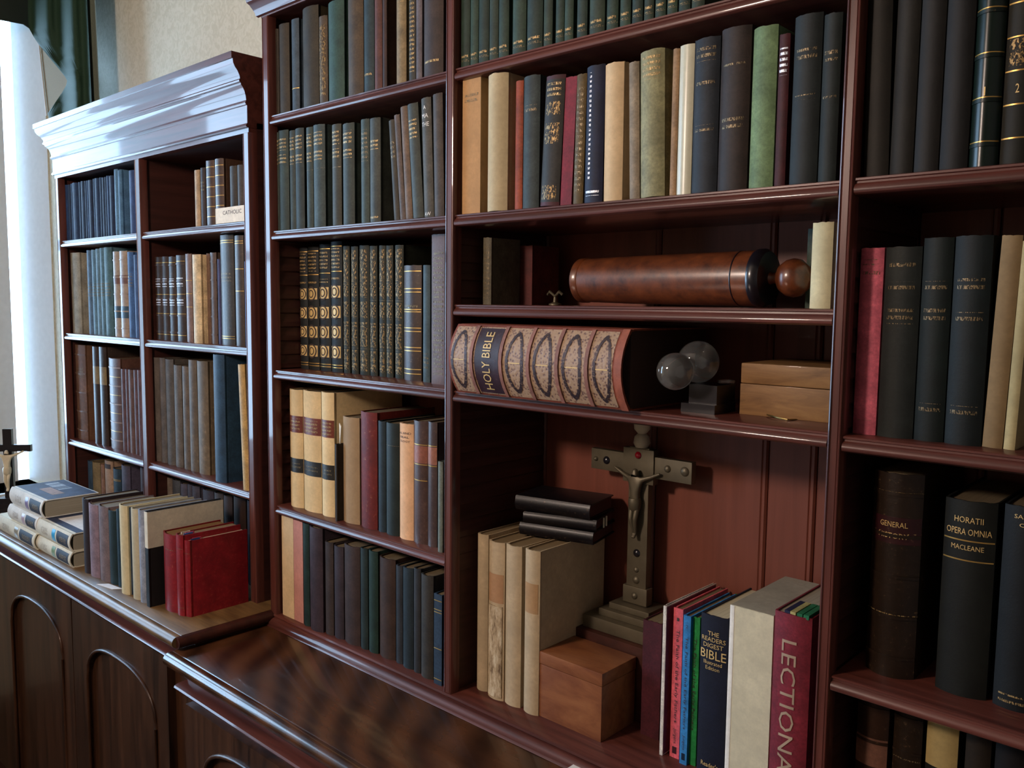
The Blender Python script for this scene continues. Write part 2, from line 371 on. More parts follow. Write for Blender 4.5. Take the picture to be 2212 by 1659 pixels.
extrude('base_moulding', [(.0015, .9335), (-.004, .933), (-.009, .930), (-.0125, .925), (-.0135, .920), (-.016, .918), (-.017, .9165), (.0015, .9165)], 'x', ST[0][0], ST[3][1], 'wood_h', tb)
box('top_board', ST[0][0], ST[3][1], .0, YBK+.016, ZT, ZT+.03, 'wood_h', tb)
extrude('cornice', [(0, 2.350), (-.006, 2.352), (-.010, 2.360), (-.022, 2.372), (-.030, 2.376), (-.034, 2.390), (-.034, 2.398), (0, 2.398)], 'x', ST[0][0]-.012, ST[3][1]+.02, 'wood_h', tb)

# corniced bookcase on the left
cb = empty('corniced_bookcase', (-2.39, .13, .9486))
tag(cb, 'shorter polished bookcase with moulded cornice, beside the window', 'bookcase')
LX0, LX1, LY, LZ0, LZT = -3.083, -1.861, -.001, .9486, 2.0987
LST = [(-3.083, -3.055), (-2.481, -2.448), (-1.890, -1.861)]
for (a, b) in LST: stile(cb, a, b, LZ0, LZT, LY)
box('side_panel', LX0, LX0+.020, LY+.022, .29, LZ0, LZT, 'wood_in', cb)
box('partition', -2.476, -2.453, LY+.022, .27, LZ0, LZT, 'wood_in', cb)
box('side_panel', LX1-.020, LX1, LY+.022, .29, LZ0, LZT, 'wood_in', cb)
for a, b in ((LX0+.02, -2.87), (-2.87, -2.66), (-2.66, -2.465), (-2.465, -2.26), (-2.26, -2.06), (-2.06, LX1-.02)):
    box('back_plank', a+.001, b-.001, .272, .286, LZ0, LZT, 'wood_in', cb, None, .002)
LSH = (1.8931, 1.5864, 1.2269)
for z in LSH:
    shelf(cb, LST[0][1]+.0005, LST[1][0]-.0005, z, LY+.004, .27); shelf(cb, LST[1][1]+.0005, LST[2][0]-.0005, z, LY+.004, .27)
box('top_rail', LX0, LX1, LY, LY+.022, LZT, 2.110, 'wood_h', cb)
box('top_board', LX0, LX1, LY+.022, .29, LZT, 2.123, 'wood_in', cb)
CPF = [(LY, 2.1090), (LY-.005, 2.1101), (LY-.007, 2.1132), (LY-.005, 2.1173), (LY-.003, 2.1194), (LY-.003, 2.1607), (LY-.006, 2.1617), (LY-.008, 2.1658), (LY-.006, 2.1700), (LY-.005, 2.1720), (LY-.006, 2.1813), (LY-.009, 2.1917), (LY-.014, 2.2010), (LY-.018, 2.2051), (LY-.018, 2.2092),
       (LY-.022, 2.2113), (LY-.0225, 2.2154), (LY-.020, 2.2185), (LY-.021, 2.2247), (LY-.026, 2.2350), (LY-.033, 2.2433), (LY-.037, 2.2516), (LY-.038, 2.2609), (LY-.041, 2.2619), (LY-.041, 2.2770), (.29, 2.2770), (.29, 2.1090)]
n = len(CPF)-2; v = []; f = []
for (y, z) in CPF[:n]:
    ox = (LY-y)*1.45; v += [(LX1, y, z), (LX0-ox, y, z), (LX0-ox, .29, z)]
for i in range(n-1): f += [(3*i, 3*i+1, 3*i+4, 3*i+3), (3*i+1, 3*i+2, 3*i+5, 3*i+4)]
k = len(v); v += [(LX1, .29, 2.2770), (LX1, .29, 2.1090)]
f += [(3*(n-1), 3*(n-1)+1, 3*(n-1)+2, k), tuple([3*i for i in range(n)]+[k, k+1]), (0, k+1, 2, 1), tuple([3*i+2 for i in range(n)]+[k, k+1])]
mesh('cornice', v, f, 'wood_h', cb, 28)

# worktops and base cabinets
def nose(y, zt, zb, ybk, depth=.016):
    h = zt-zb; p = [(ybk, zt), (y+depth+.010, zt), (y+depth+.008, zt-.0012), (y+depth+.005, zt-.0004), (y+depth, zt-.0004)]
    for k in range(1, 9):
        a = math.pi/2-math.pi*k/9*.94; p.append((y+depth-depth*math.cos(a)*1.0, (zt+zb)/2+h/2*math.sin(a)*.98))
    p += [(y+depth+.003, zb), (ybk, zb)]; return p
wt = extrude('worktop', nose(-.268, .9155, .884, .28), 'x', -1.808, .35, 'worktop')
tag(wt, 'dark figured wood worktop with rounded front edge below the tall bookcase', 'worktop')
w2 = extrude('worktop', nose(-.250, .9486, .921, .285, .014), 'x', -3.55, -1.800, 'worktop_l')
tag(w2, 'lighter raised worktop under the corniced bookcase, holding the loose books', 'worktop')

pe = [(-1.8004, .9478), (-1.797, .9478)]+[(-1.797+.0135*math.sin(math.pi*k/8), .9345+.0128*math.cos(math.pi*k/8)) for k in range(1, 8)]+[(-1.797, .9217), (-1.8004, .9217)]
extrude('end_moulding', pe, 'y', -.240, -.0005, 'dark_wood', w2, 40)  # dark wood puts the shadow on this end into the colour
def arch_pts(x0, x1, zb, zs, rise, n=22):
    cx, hw = (x0+x1)/2, (x1-x0)/2
    return [(x0, zb)]+[(cx-hw*math.copysign(abs(math.cos(math.pi*k/n))**.8, math.cos(math.pi*k/n)), zs+rise*math.sin(math.pi*k/n)**.8) for k in range(n+1)]+[(x1, zb)]
def door(root, x0, x1, z0, z1, y, ax0, ax1, az0, azs, rise):
    ar = arch_pts(ax0, ax1, az0, azs, rise); n = len(ar)
    v, f = [], []
    out = []
    for (x, z) in ar:   # outward target on the door's rectangle
        out.append((x0 if x <= ax0+1e-6 else x1 if x >= ax1-1e-6 else x0+(x-ax0)/(ax1-ax0)*(x1-x0), z if (x <= ax0+1e-6 or x >= ax1-1e-6) else z1))
    out[0] = (x0, az0); out[-1] = (x1, az0)
    for (p, yy) in ((ar, y), (out, y), (ar, y+.02), (out, y+.02)):
        v += [(q[0], yy, q[1]) for q in p]
    for i in range(n-1):
        f += [(i, i+1, n+i+1, n+i), (2*n+i, 3*n+i, 3*n+i+1, 2*n+i+1), (i, 2*n+i, 2*n+i+1, i+1), (n+i, n+i+1, 3*n+i+1, 3*n+i)]
    k = len(v); v += boxv(x0, x1, y, y+.02, z0, az0); f += [tuple(a+k for a in q) for q in BOXF]
    d = mesh('door', v, f, 'wood_cab', root, 0)
    pn = mesh('panel', boxv(ax0-.01, ax1+.01, y+.012, y+.019, az0, azs+rise+.01), BOXF, 'wood_cab'); pn.data.transform(Matrix.Translation(-root.location)); pn.parent = d
    mp = [(x, y-.001, z) for x, z in ar]+[(ax0, y-.001, az0)]
    mo = tube('moulding', mp, .0048, 'wood_cab'); mo.data.transform(Matrix.Translation(-root.location)); mo.parent = d
    return d
bc = empty('base_cabinet', (-1.0, 0, 0)); tag(bc, 'dark base cabinet with arched door panels under the tall bookcase', 'cabinet')
box('carcass', -1.80, .33, -.215, .28, .08, .884, 'wood_cab', bc)
box('plinth', -1.80, .33, -.205, .28, 0, .08, 'dark_wood', bc)
extrude('frieze_moulding', [(-.215, .842), (-.238, .841), (-.246, .838), (-.248, .834), (-.246, .830), (-.238, .828), (-.215, .827)], 'x', -1.80, .33, 'wood_h', bc)
for (a, b) in ((-1.775, -1.20), (-1.19, -.62), (-.61, -.04)):
    door(bc, a, b, .10, .80, -.235, a+.085, b-.085, .16, .655, .095)
bc2 = empty('base_cabinet', (-2.6, 0, 0)); tag(bc2, 'brown base cabinet with arched doors under the lighter worktop by the window', 'cabinet')
box('carcass', -3.5, -1.801, -.195, .285, .08, .921, 'wood_cab', bc2)
box('plinth', -3.5, -1.801, -.185, .285, 0, .08, 'dark_wood', bc2)
extrude('bead_moulding', [(-.195, .886), (-.222, .885), (-.228, .882), (-.230, .879), (-.228, .876), (-.222, .873), (-.195, .872)], 'x', -3.5, -1.801, 'wood_h', bc2)
for (a, b, c, d) in ((-3.065, -2.482, -2.985, -2.555), (-2.478, -1.90, -2.375, -1.965)):
    door(bc2, a, b, .10, .862, -.215, c, d, .16, .665, .115)

# curtain and pelmet by the window
def curtain():
    root = empty('curtain', at(130, 250, Y=.2)); tag(root, 'green curtain tail with zigzag tan lined hem above the corniced bookcase', 'curtain')
    Yc = .17
    P = lambda x, y, yy: at(x, y, Y=yy)
    # one green sheet whose left hem zigzags
    K = [(-140, 60), (40, 60), (60, 62), (80, 73), (98, 85), (125, 107), (150, 128), (165, 140), (174, 145), (184, 143), (200, 134), (222, 119), (245, 103), (256, 106), (275, 118), (310, 126)]
    nc = 25; v, f = [], []
    for off in (0, .004):
        for (y, xl_) in K:
            for c in range(nc):
                t = c/(nc-1); x = xl_+(188+.045*(y+0)-xl_)*t
                ph = (x-60-.04*y)/128*15
                v.append(P(x, y, Yc+.016*math.sin(ph)+off+(.02 if y > 184 else 0)*max(0, 1-t*1.6)))
    R_ = len(K); N_ = R_*nc
    for i in range(R_-1):
        for c in range(nc-1):
            a = i*nc+c; f += [(a, a+1, a+nc+1, a+nc), (N_+a, N_+a+nc, N_+a+nc+1, N_+a+1)]
        a = i*nc; f.append((a, a+nc, N_+a+nc, N_+a)); a += nc-1; f.append((a, N_+a, N_+a+nc, a+nc))
    for c in range(nc-1): f.append((c, N_+c, N_+c+1, c+1)); a = (R_-1)*nc+c; f.append((a, a+1, N_+a+1, N_+a))
    mesh('green_fall', v, f, 'green_fab', root, 70)
    q = [(82, 88), (112, 130), (150, 172), (140, 196), (101, 250), (92, 170)]
    v = [P(x, y, Yc+.045) for x, y in q]+[P(x, y, Yc+.048) for x, y in q]
    mesh('tan_lining', v, [tuple(range(6)), tuple(range(11, 5, -1))]+[(i, (i+1) % 6, 6+(i+1) % 6, 6+i) for i in range(6)], 'tan_fab', root, 0)
    v, f = [], []
    for i, (xt, d) in enumerate(((176, .005), (182, .012), (188, .004), (194, .014), (200, .004))):
        for off in (0, .004): v += [P(xt, -140, Yc+.02+d+off), P(xt+20, 310, Yc+.02+d+off)]
    for i in range(4):
        a = 4*i; f += [(a, a+1, a+5, a+4), (a+2, a+6, a+7, a+3), (a, a+4, a+6, a+2), (a+1, a+3, a+7, a+5)]
    f += [(0, 2, 3, 1), (16, 17, 19, 18)]
    mesh('grey_edge', v, f, 'grey_fab', root, 60)
    tube('white_piping', [P(84, 92, Yc+.04), P(90, 150, Yc+.04), P(96, 205, Yc+.04), P(101, 250, Yc+.04)], .003, 'white_paint', root)
curtain()
pc = empty('added_pier_curtain', (XL+.06, -.84, .06)); tag(pc, 'added unseen dark green curtain between the two windows, darkening the cornice reflection', 'curtain')  # unseen curtain, added to darken the middle of the cornice's window reflection
v, f = [], []
for k in range(41):
    y = -.69-.30*k/40; x = XL+.06+.028*math.sin(k*1.15)
    v += [(x, y, .06), (x, y, 2.9), (x-.005, y, .06), (x-.005, y, 2.9)]
for k in range(40):
    a = 4*k; f += [(a, a+1, a+5, a+4), (a+2, a+6, a+7, a+3), (a, a+4, a+6, a+2), (a+1, a+3, a+7, a+5)]
f += [(0, 2, 3, 1), (160, 161, 163, 162)]
mesh('pleats', v, f, 'dark_fab', pc, 60)
box('tieback', XL+.02, XL+.10, -.995, -.685, 1.16, 1.20, 'tan_fab', pc)
pm = empty('pelmet', (XL+.08, -.78, 2.72)); tag(pm, 'dark cloth pelmet across the top of the window', 'pelmet')
yy = [.25-.07*k for k in range(31)]
v = []; f = []
for i, y in enumerate(yy):
    x = XL+.10+.025*math.sin(i*1.7); zb = 2.775+.03*math.sin(i*.9)
    v += [(x, y, 3.2), (x, y, zb), (x-.006, y, 3.2), (x-.006, y, zb)]
for i in range(len(yy)-1):
    a = 4*i; f += [(a, a+1, a+5, a+4), (a+2, a+6, a+7, a+3), (a, a+4, a+6, a+2), (a+1, a+3, a+7, a+5)]
f += [(0, 2, 3, 1), (4*len(yy)-4, 4*len(yy)-3, 4*len(yy)-1, 4*len(yy)-2)]
mesh('pleated_valance', v, f, 'dark_fab', pm, 70)
box('pelmet_board', XL, XL+.13, -1.9, .26, 3.2, 3.22, 'dark_fab', pm)

# ceiling lamp behind the photographer
def ceiling_lamp():
    x, y, z = LAMP
    r = empty('ceiling_lamp', (x, y, ZC)); tag(r, 'round opal glass ceiling lamp on a brass rod', 'lamp')
    tube('rod', [(x, y, ZC-.01), (x, y, z+.14)], .008, 'brass', r)
    lathe('ceiling_rose', [(.06, -.012), (.05, -.03), (.02, -.04)], 'brass', r, c=(x, y, ZC+.012))
    nt = NT('opal_glass_glow'); nt.b.inputs['Emission Color'].default_value = LAMP_COLOR+(1,); nt.b.inputs['Emission Strength'].default_value = LAMP_POWER
    M['opal'] = nt.m
    g = []
    for k in range(13):
        a = math.pi*k/12; g.append((max(.004, .13*math.sin(a)), .13*math.cos(a)))
    lathe('globe', g, 'opal', r, c=(x, y, z), seg=24)
ceiling_lamp()
# ------------------------------------------------------------------ books
def dkn(h):
    c = lin(h); l = .3*c[0]+.6*c[1]+.1*c[2]; k = .5+.5*min(1, max(0, (l-.02)/.20))
    return tuple(max(0, (l+(v-l)*(1.12 if l < .15 else .96))*k) for v in c[:3])+(1,)
ORD = ['first', 'second', 'third', 'fourth', 'fifth', 'sixth', 'seventh', 'eighth', 'ninth', 'tenth', 'eleventh', 'twelfth', 'thirteenth', 'fourteenth', 'fifteenth', 'sixteenth', 'seventeenth', 'eighteenth', 'nineteenth', 'twentieth', 'twenty-first', 'twenty-second', 'twenty-third', 'twenty-fourth', 'twenty-fifth']
PAGE = '#7c6c50'
def lm(verts, faces, name, mat, parent, smooth=0, color=None): return mesh(name, verts, faces, mat, parent, smooth, color, False)
class Book:
    """local frame: x across the spine, y into the shelf, z up; origin at the left foot (right foot when pivot='r')"""
    def __init__(s, name, loc, w, h, d, color, mat='cloth', bulge=None, rot=(0, 0, 0), pivot='l', page=PAGE, flat=False, over=.0025):
        s.r = empty(name, loc, rot); s.w, s.h, s.d = w, h, d; s.ox = -w if pivot == 'r' else 0
        s.s = (min(.16*w, .008) if bulge is None else bulge); s.color = color
        if flat: s.s = 0.0003
        t = min(.0026, w*.16); nseg = 9; o = []; i_ = []
        ox = s.ox
        j = min(.0012, w*.06)
        o += [(w, d), (w, .0085), (w-j, .006), (w-j*.3, .003)]
        i_ += [(w-t, d), (w-t, .0095), (w-t-j, .007), (w-t-j, .005)]
        for k in range(nseg+1):
            a = 1-2*k/nseg; x = w/2+a*w/2*(1 if abs(a) < .99 else .99); yb = -s.s*(1-a*a); o.append((x, yb)); i_.append((w/2+a*(w/2-t*1.2), yb+t))
        o += [(j*.3, .003), (j, .006), (0, .0085), (0, d)]
        i_ += [(t+j, .005), (t+j, .007), (t, .0095), (t, d)]
        n = len(o); v = []
        jit = [random.uniform(-.0006, .0006) for _ in range(n)]
        for (p, z, q) in ((o, 0, 0), (i_, 0, 0), (o, h, 1), (i_, h, 1)):
            v += [(x+ox, y, z+(jit[k] if q and mat != 'satin' else 0)) for k, (x, y) in enumerate(p)]
        f = []
        for k in range(n-1):
            f += [(k, k+1, 2*n+k+1, 2*n+k), (n+k, 3*n+k, 3*n+k+1, n+k+1), (k, n+k, n+k+1, k+1), (2*n+k, 2*n+k+1, 3*n+k+1, 3*n+k)]
        f += [(0, 2*n, 3*n, n), (n-1, 2*n-1, 4*n-1, 3*n-1)]
        color = dkn(color); s.color = color
        s.cover = lm(v, f, 'cover', mat, s.r, 32, color)
        lm(boxv(t+.0002+ox, w-t-.0002+ox, .004, d-over-.002, over, h-over), BOXF, 'page_block', 'pages', s.r, 0, page)
    def y(s, x):   # spine surface at local x
        a = (x-s.ox)/s.w*2-1; a = max(-1, min(1, a)); return -s.s*(1-a*a)
    def strip(s, f0, f1, name, mat, color=None, off=.0004, xm=0.02, absz=False):
        z0, z1 = (f0, f1) if absz else (f0*s.h, f1*s.h); n = 8; v = []
        for k in range(n+1):
            x = s.ox+s.w*(xm+(1-2*xm)*k/n); yy = s.y(x); v += [(x, yy-off, z0), (x, yy-off, z1), (x, yy+.0006, z0), (x, yy+.0006, z1)]
        f = []
        for k in range(n):
            a = 4*k; f += [(a, a+4, a+5, a+1), (a+1, a+5, a+7, a+3), (a, a+2, a+6, a+4), (a+2, a+3, a+7, a+6)]
        f += [(0, 1, 3, 2), (4*n, 4*n+2, 4*n+3, 4*n+1)]
        return lm(v, f, name, mat, s.r, 40, color)
    def shape(s, v2, faces, name, mat, off=.0007, color=None):
        """flat outline laid on the spine, with thickness"""
        bm = bmesh.new(); bv = [bm.verts.new((x, 0, z)) for x, z in v2]
        for q in faces:
            try: bm.faces.new([bv[k] for k in q])
            except ValueError: pass
        bmesh.ops.triangulate(bm, faces=bm.faces[:])
        for _ in range(3):
            lg = [e for e in bm.edges if abs(e.verts[0].co.x-e.verts[1].co.x) > s.w*.14]
            if not lg: break
            bmesh.ops.subdivide_edges(bm, edges=lg, cuts=1); bmesh.ops.triangulate(bm, faces=bm.faces[:])
        bm.verts.index_update(); v = [(q.co.x, s.y(q.co.x)-off, q.co.z) for q in bm.verts]; f = [[p.index for p in q.verts] for q in bm.faces]; bm.free()
        return lm(v, f, name, mat, s.r, 0, color)
    def text(s, f, st, hf, mat='gilt_ink', wf=.8, off=.0008):
        v2, fc = fit_text(st, s.w*wf, s.h*hf); s.shape([(a+s.ox+s.w/2, b+f*s.h) for a, b in v2], fc, 'title', mat, off)
    def vtext(s, f0, f1, st, wf, mat='gilt_ink', cx=.5, down=True, off=.0008):
        v2, fc = fit_text(st, s.h*(f1-f0), s.w*wf); c = s.h*(f0+f1)/2
        s.shape([((b if down else -b)+s.ox+s.w*cx, c-(a if down else -a)) for a, b in v2], fc, 'title', mat, off)
    def bands(s, n, color=None, gilt=None, th=.004, lo=.10, hi=.90):
        for k in range(n):
            z = (lo+(hi-lo)*k/(n-1) if n > 1 else .5)*s.h
            s.strip(z-th/2, z+th/2, 'raised_band', 'leather', dkn(color) if color else s.color, .0016, 0.0, True)
            if gilt: s.strip(z+th/2+.001, z+th/2+.0022, 'gilt_line', gilt, None, .0004, .0, True)
    def rings(s, f, mat='dark_ink'):
        R_ = min(s.w*.40, .016); c = (s.ox+s.w/2, f*s.h); n = 20
        for (ra, rb, m) in ((R_*1.0, R_*.80, mat), (R_*.55, R_*.40, mat)):
            v2 = [(c[0]+math.cos(2*math.pi*k/n)*q, c[1]+math.sin(2*math.pi*k/n)*q*1.1) for q in (ra, rb) for k in range(n)]
            s.shape(v2, [(k, (k+1) % n, n+(k+1) % n, n+k) for k in range(n)], 'tooled_ring', m, .0011)
def feat(b, fs):
    for q in fs:
        k = q[0]
        if k == 'B': b.bands(q[1], q[2] if len(q) > 2 else None, q[3] if len(q) > 3 else None)
        elif k == 'L': b.strip(q[1], q[2], 'spine_label', 'leather' if len(q) < 5 else q[4], q[3], .0004, .01)
        elif k == 'G':
            for z in q[1:]: b.strip(z*b.h-.0008, z*b.h+.0008, 'gilt_line', 'gilt', None, .0004, .02, True)
        elif k == 'D':
            for z in q[1:]: b.strip(z*b.h-.0008, z*b.h+.0008, 'dull_line', 'gilt_dim', None, .0004, .02, True)
        elif k == 'T': b.strip(q[1], q[2], 'lettering_panel', q[3] if len(q) > 3 else 'gilt_worn', None, .0006, .14)
        elif k == 'X': b.text(q[1], q[2], q[3], q[4] if len(q) > 4 else 'gilt_ink', q[5] if len(q) > 5 else .8)
        elif k == 'V': b.vtext(q[1], q[2], q[3], q[4], q[5] if len(q) > 5 else 'gilt_ink')
        elif k == 'R':
            for z in q[1:]:
                b.strip(z-.045, z+.045, 'gilt_square', 'gilt_ink', None, .0005, .10); b.rings(z)
def tube_into(b, c): pass
def row(phrase, group, Y, z, depth, items, x_lo, x_hi):
    bk = []
    for it in items:
        x0b, x1b, x0t, yt, color, desc = it[:6]; fs = it[6] if len(it) > 6 else []; op = it[7] if len(it) > 7 else {}
        Yk = op.get('Y', Y); zz = z+op.get('dz', 0)
        X0, X1 = solveX(x0b, Yk, zz), solveX(x1b, Yk, zz)
        if x0t is None: a = 0; h = solveZ(yt, X0, Yk)-zz
        else:
            p = at(x0t, yt, Y=Yk); a = math.atan2(p.x-X0, p.z-zz); h = math.hypot(p.x-X0, p.z-zz)
            if abs(a) < math.radians(op.get('amin', 1.3)): a = 0
        bk.append([X0, X1, a, op.get('h', h), color, desc, fs, op, Yk, zz])
    n = len(bk)
    bk[0][0] = max(bk[0][0], x_lo+.001)
    for i in range(n-1):
        A, B = bk[i], bk[i+1]
        if A[1] > B[0]-.0004: m = (A[1]+B[0])/2; A[1] = m-.0002; B[0] = m+.0002
        hm = min(A[3], B[3]); gap = B[0]-A[1]
        need = math.tan(A[2])-gap/hm
        if math.tan(B[2]) < need: B[2] = math.atan(need)
    for i in range(n-1, -1, -1):
        A = bk[i]; lim = x_hi-.001 if i == n-1 else None
        if lim is not None:
            A[1] = min(A[1], lim)
            if A[2] > 0: A[2] = max(0, min(A[2], math.atan((lim-A[1])/A[3])))
        else:
            B = bk[i+1]; hm = min(A[3], B[3])
            A[2] = min(A[2], math.atan(math.tan(B[2])+(B[0]-A[1])/hm))
    if bk[0][2] < 0: bk[0][2] = max(bk[0][2], -math.atan((bk[0][0]-x_lo)/bk[0][3]))
    for i, (X0, X1, a, h, color, desc, fs, op, Yk, zz) in enumerate(bk):
        w = max(.004, X1-X0); piv = 'r' if a > 0 else 'l'
        b = Book('book', (X1 if piv == 'r' else X0, Yk, zz), w, h, op.get('d', depth)*random.uniform(.94, 1.0), color, op.get('mat', 'cloth'), op.get('bulge'), (0, a, 0), piv, op.get('page', PAGE), op.get('flat', False))
        feat(b, fs)
        lb = '%s, %s from left on %s' % (desc, ORD[i], phrase)
        if len(lb.replace(',', ' ').split()) > 16: lb = '%s on %s' % (desc, phrase)
        tag(b.r, lb, 'book', group)
        if op.get('name'): b.r.name = op['name']
        op['out'] = b
    return bk
B5 = ('B', 5)
# ---- corniced bookcase
lx = [136, 142, 148, 154, 158, 171, 176, 184, 188, 192, 202, 206, 216, 221, 227, 231, 237, 247]
navy = ['#2c4468', '#35527f', '#2a3a5c', '#3d5a80', '#334a70', '#2b4468', '#3a5070']
it = [(a+3.2, b+2.9, a-3, 402-(a-136)*.21+random.uniform(-1, 1), navy[i % 7], 'thin navy periodical volume', [], {'amin': 9}) for i, (a, b) in enumerate(zip(lx[:-1], lx[1:]))]
it += [(251, 258.5, 246, 367, '#5a86a8', 'pale blue volume', [], {'amin': 9}), (259, 267, 254, 369, '#4f7ca0', 'mid blue volume', [], {'amin': 9}), (283, 295, 278, 370, '#41578c', 'violet blue volume', [], {'amin': 9})]
row('top left shelf of corniced bookcase', 'books on top left shelf of corniced bookcase', .022, 1.8931, .17, it, -3.053, -2.483)
g5 = lambda: [('B', 5, None, 'gilt_worn'), ('T', .60, .70)]
row('top right shelf of corniced bookcase', 'books on top right shelf of corniced bookcase', .034, 1.8931, .17, [
    (423, 434, 416, 370, '#b89a74', 'tan slim book', [], {'amin': 9}), (436, 446, 432, 364, '#4a3a34', 'dark brown book', [('T', .6, .8, 'gilt_dim')], {'amin': 9}),
    (448, 466, 443, 350, '#5c4436', 'brown gilt-banded leather book', [('G', .15, .30, .45, .6, .75, .9)], {'mat': 'leather', 'amin': 9}), (467, 486, 462, 346, '#5c4436', 'tall gilt-banded leather book', [('G', .15, .30, .45, .6, .75, .9)], {'mat': 'leather', 'amin': 9}),
    (499, 514, 496, 361, '#4c4438', 'grey brown book', [], {'amin': 9}), (515, 527, 512, 358, '#564c44', 'mauve brown book', [], {'amin': 9})], -2.446, -1.892)
row('second left shelf of corniced bookcase', 'books on second left shelf of corniced bookcase', .029, 1.5864, .18, [
    (155, 178, 150, 547, '#9a9480', 'greyish cream book', [], {'amin': 9}),
    (194, 204, 190, 541, '#5a7a98', 'light blue volume', [('T', .45, .6, 'gilt_dim')], {'amin': 9}), (204, 213, 202, 540, '#6088a0', 'light blue volume', [('T', .45, .6, 'gilt_dim')], {'amin': 9}), (213, 222, 212, 538, '#648aa0', 'light blue volume', [('T', .45, .6, 'gilt_dim')], {'amin': 9}), (222, 231, 220, 536, '#5c8498', 'light blue volume', [('T', .45, .6, 'gilt_dim')], {'amin': 9}), (231, 247, 230, 535, '#547c88', 'wider teal volume', [('T', .45, .6, 'gilt_dim')], {'amin': 9}),
    (250, 263, 246, 544, '#a89a8c', 'beige labelled leather book', [('L', .62, .72, '#7a5a50'), ('L', .22, .36, '#3a5468'), B5], {'mat': 'leather', 'amin': 9}), (264, 280, 258, 543, '#a89684', 'wide beige labelled leather book', [('L', .62, .72, '#7a5a50'), ('L', .22, .36, '#3a5468'), B5], {'mat': 'leather', 'amin': 9}),
    (281, 293, 275, 545, '#4a6ca0', 'bright blue book', [('T', .6, .75, 'gilt_dim')], {'amin': 9}), (294, 303, 289, 551, '#4a6494', 'slim blue book', [], {'amin': 9})], -3.053, -2.483)
wl = lambda: [('B', 5, '#5c4c44'), ('T', .64, .74, 'white_worn'), ('T', .42, .5, 'white_worn'), ('G', .93, .07, .32, .55)]
row('second right shelf of corniced bookcase', 'books on second right shelf of corniced bookcase', .034, 1.5864, .18, [
    (340, 354, 333, 556, '#4a3c36', 'dark leather set volume', wl(), {'mat': 'leather', 'amin': 9}), (354, 368, 350, 555, '#4a3c36', 'dark leather set volume', wl(), {'mat': 'leather', 'amin': 9}), (369, 384, 364, 555, '#4a3c36', 'dark leather set volume', wl(), {'mat': 'leather', 'amin': 9}), (385, 404, 382, 552, '#4a3c36', 'dark leather set volume', wl(), {'mat': 'leather', 'amin': 9}),
    (405, 418, 400, 549, '#8a7068', 'mauve leather book', [('G', .4, .55, .7)], {'mat': 'leather', 'amin': 9}), (420, 438, 412, 551, '#d6bd90', 'bright cream parchment book', [], {'Y': .018, 'amin': 9}),
    (450, 457, 445, 548, '#7a6050', 'slim brown book', [], {'amin': 9}), (458, 471, 456, 546, '#6a584e', 'brown leather book', [B5], {'mat': 'leather', 'amin': 9}), (473, 479, 469, 560, '#50507a', 'thin violet book', [], {'amin': 9}),
    (480, 509, 476, 509, '#4c463e', 'tall wide grey-brown book', [('G', .93, .95, .06, .08), ('T', .58, .66, 'gilt_dim')], {'mat': 'leather', 'amin': 9}), (511, 530, 506, 510, '#54463c', 'tall brown book', [('G', .93, .95, .7, .5)], {'mat': 'leather', 'amin': 9}), (531, 538, 527, 565, '#4c5484', 'small blue book', [], {'amin': 9})], -2.446, -1.892)
BL = lambda: [('B', 5, '#7c6454'), ('T', .66, .76, 'gilt_dim')]
row('third left shelf of corniced bookcase', 'books on third left shelf of corniced bookcase', .034, 1.2269, .2, [
    (154, 169, 149, 743, '#64524a', 'brown banded leather folio', BL(), {'mat': 'worn', 'amin': 9}), (169, 191, 167, 745, '#7a5a46', 'wide brown banded leather folio', BL(), {'mat': 'worn', 'amin': 9}),
    (207, 220, 206, 749, '#4a3c38', 'dark book with tan label', [('L', .62, .8, '#8a7a58')], {'mat': 'leather', 'amin': 9}), (221, 236, 221, 750, '#4a3c34', 'dark book with olive label', [('L', .62, .8, '#8a7a58')], {'mat': 'leather', 'amin': 9}),
    (241, 266, 244, 775, '#6a4c42', 'stout ribbed leather book', [('B', 5, '#9a8478'), ('B', 4, '#9a8478')][:1]+[('G', .2, .4, .6, .8)], {'mat': 'leather', 'amin': 9}),
    (267, 275, 268, 798, '#6e5458', 'thin mauve set volume', [], {'amin': 9}), (276, 282, 275, 798, '#6e5458', 'thin mauve set volume', [], {'amin': 9}), (283, 293, 283, 799, '#705650', 'mauve set volume', [], {'amin': 9}), (294, 301, 294, 800, '#6e5458', 'thin mauve set volume', [], {'amin': 9}), (302, 309, 301, 800, '#6e5458', 'thin mauve set volume', [], {'amin': 9})], -3.053, -2.483)
gr = '#6a625c'
row('third right shelf of corniced bookcase', 'books on third right shelf of corniced bookcase', .034, 1.2269, .2, [
    (320, 334, 312, 770, gr, 'grey-brown set volume', [], {'amin': 9}), (335, 349, 328, 771, gr, 'grey-brown set volume', [], {'amin': 9}), (349, 362, 342, 772, gr, 'grey-brown set volume', [], {'amin': 9}), (363, 380, 359, 775, '#66605a', 'grey-brown set volume', [], {'amin': 9}),
    (381, 397, 378, 788, '#6c645c', 'torn-headed grey volume', [], {'amin': 9}), (399, 413, 392, 790, '#706458', 'torn-headed brown volume', [], {'amin': 9}), (413, 430, 410, 777, '#706456', 'grey-brown set volume', [], {'mat': 'worn', 'amin': 9}), (431, 454, 429, 779, '#74644e', 'wide worn brown volume', [], {'mat': 'worn', 'amin': 9}),
    (466, 490, 464, 765, '#2e4a64', 'tall navy folio', [], {'amin': 9, 'Y': .014, 'd': .23}), (526, 551, 514, 787, '#b8924e', 'tan paper-covered folio', [], {'Y': .005})], -2.446, -1.892)
dk = ['#33403c', '#50607a', '#4a6070', '#8a7a5c', '#8c6a5c']
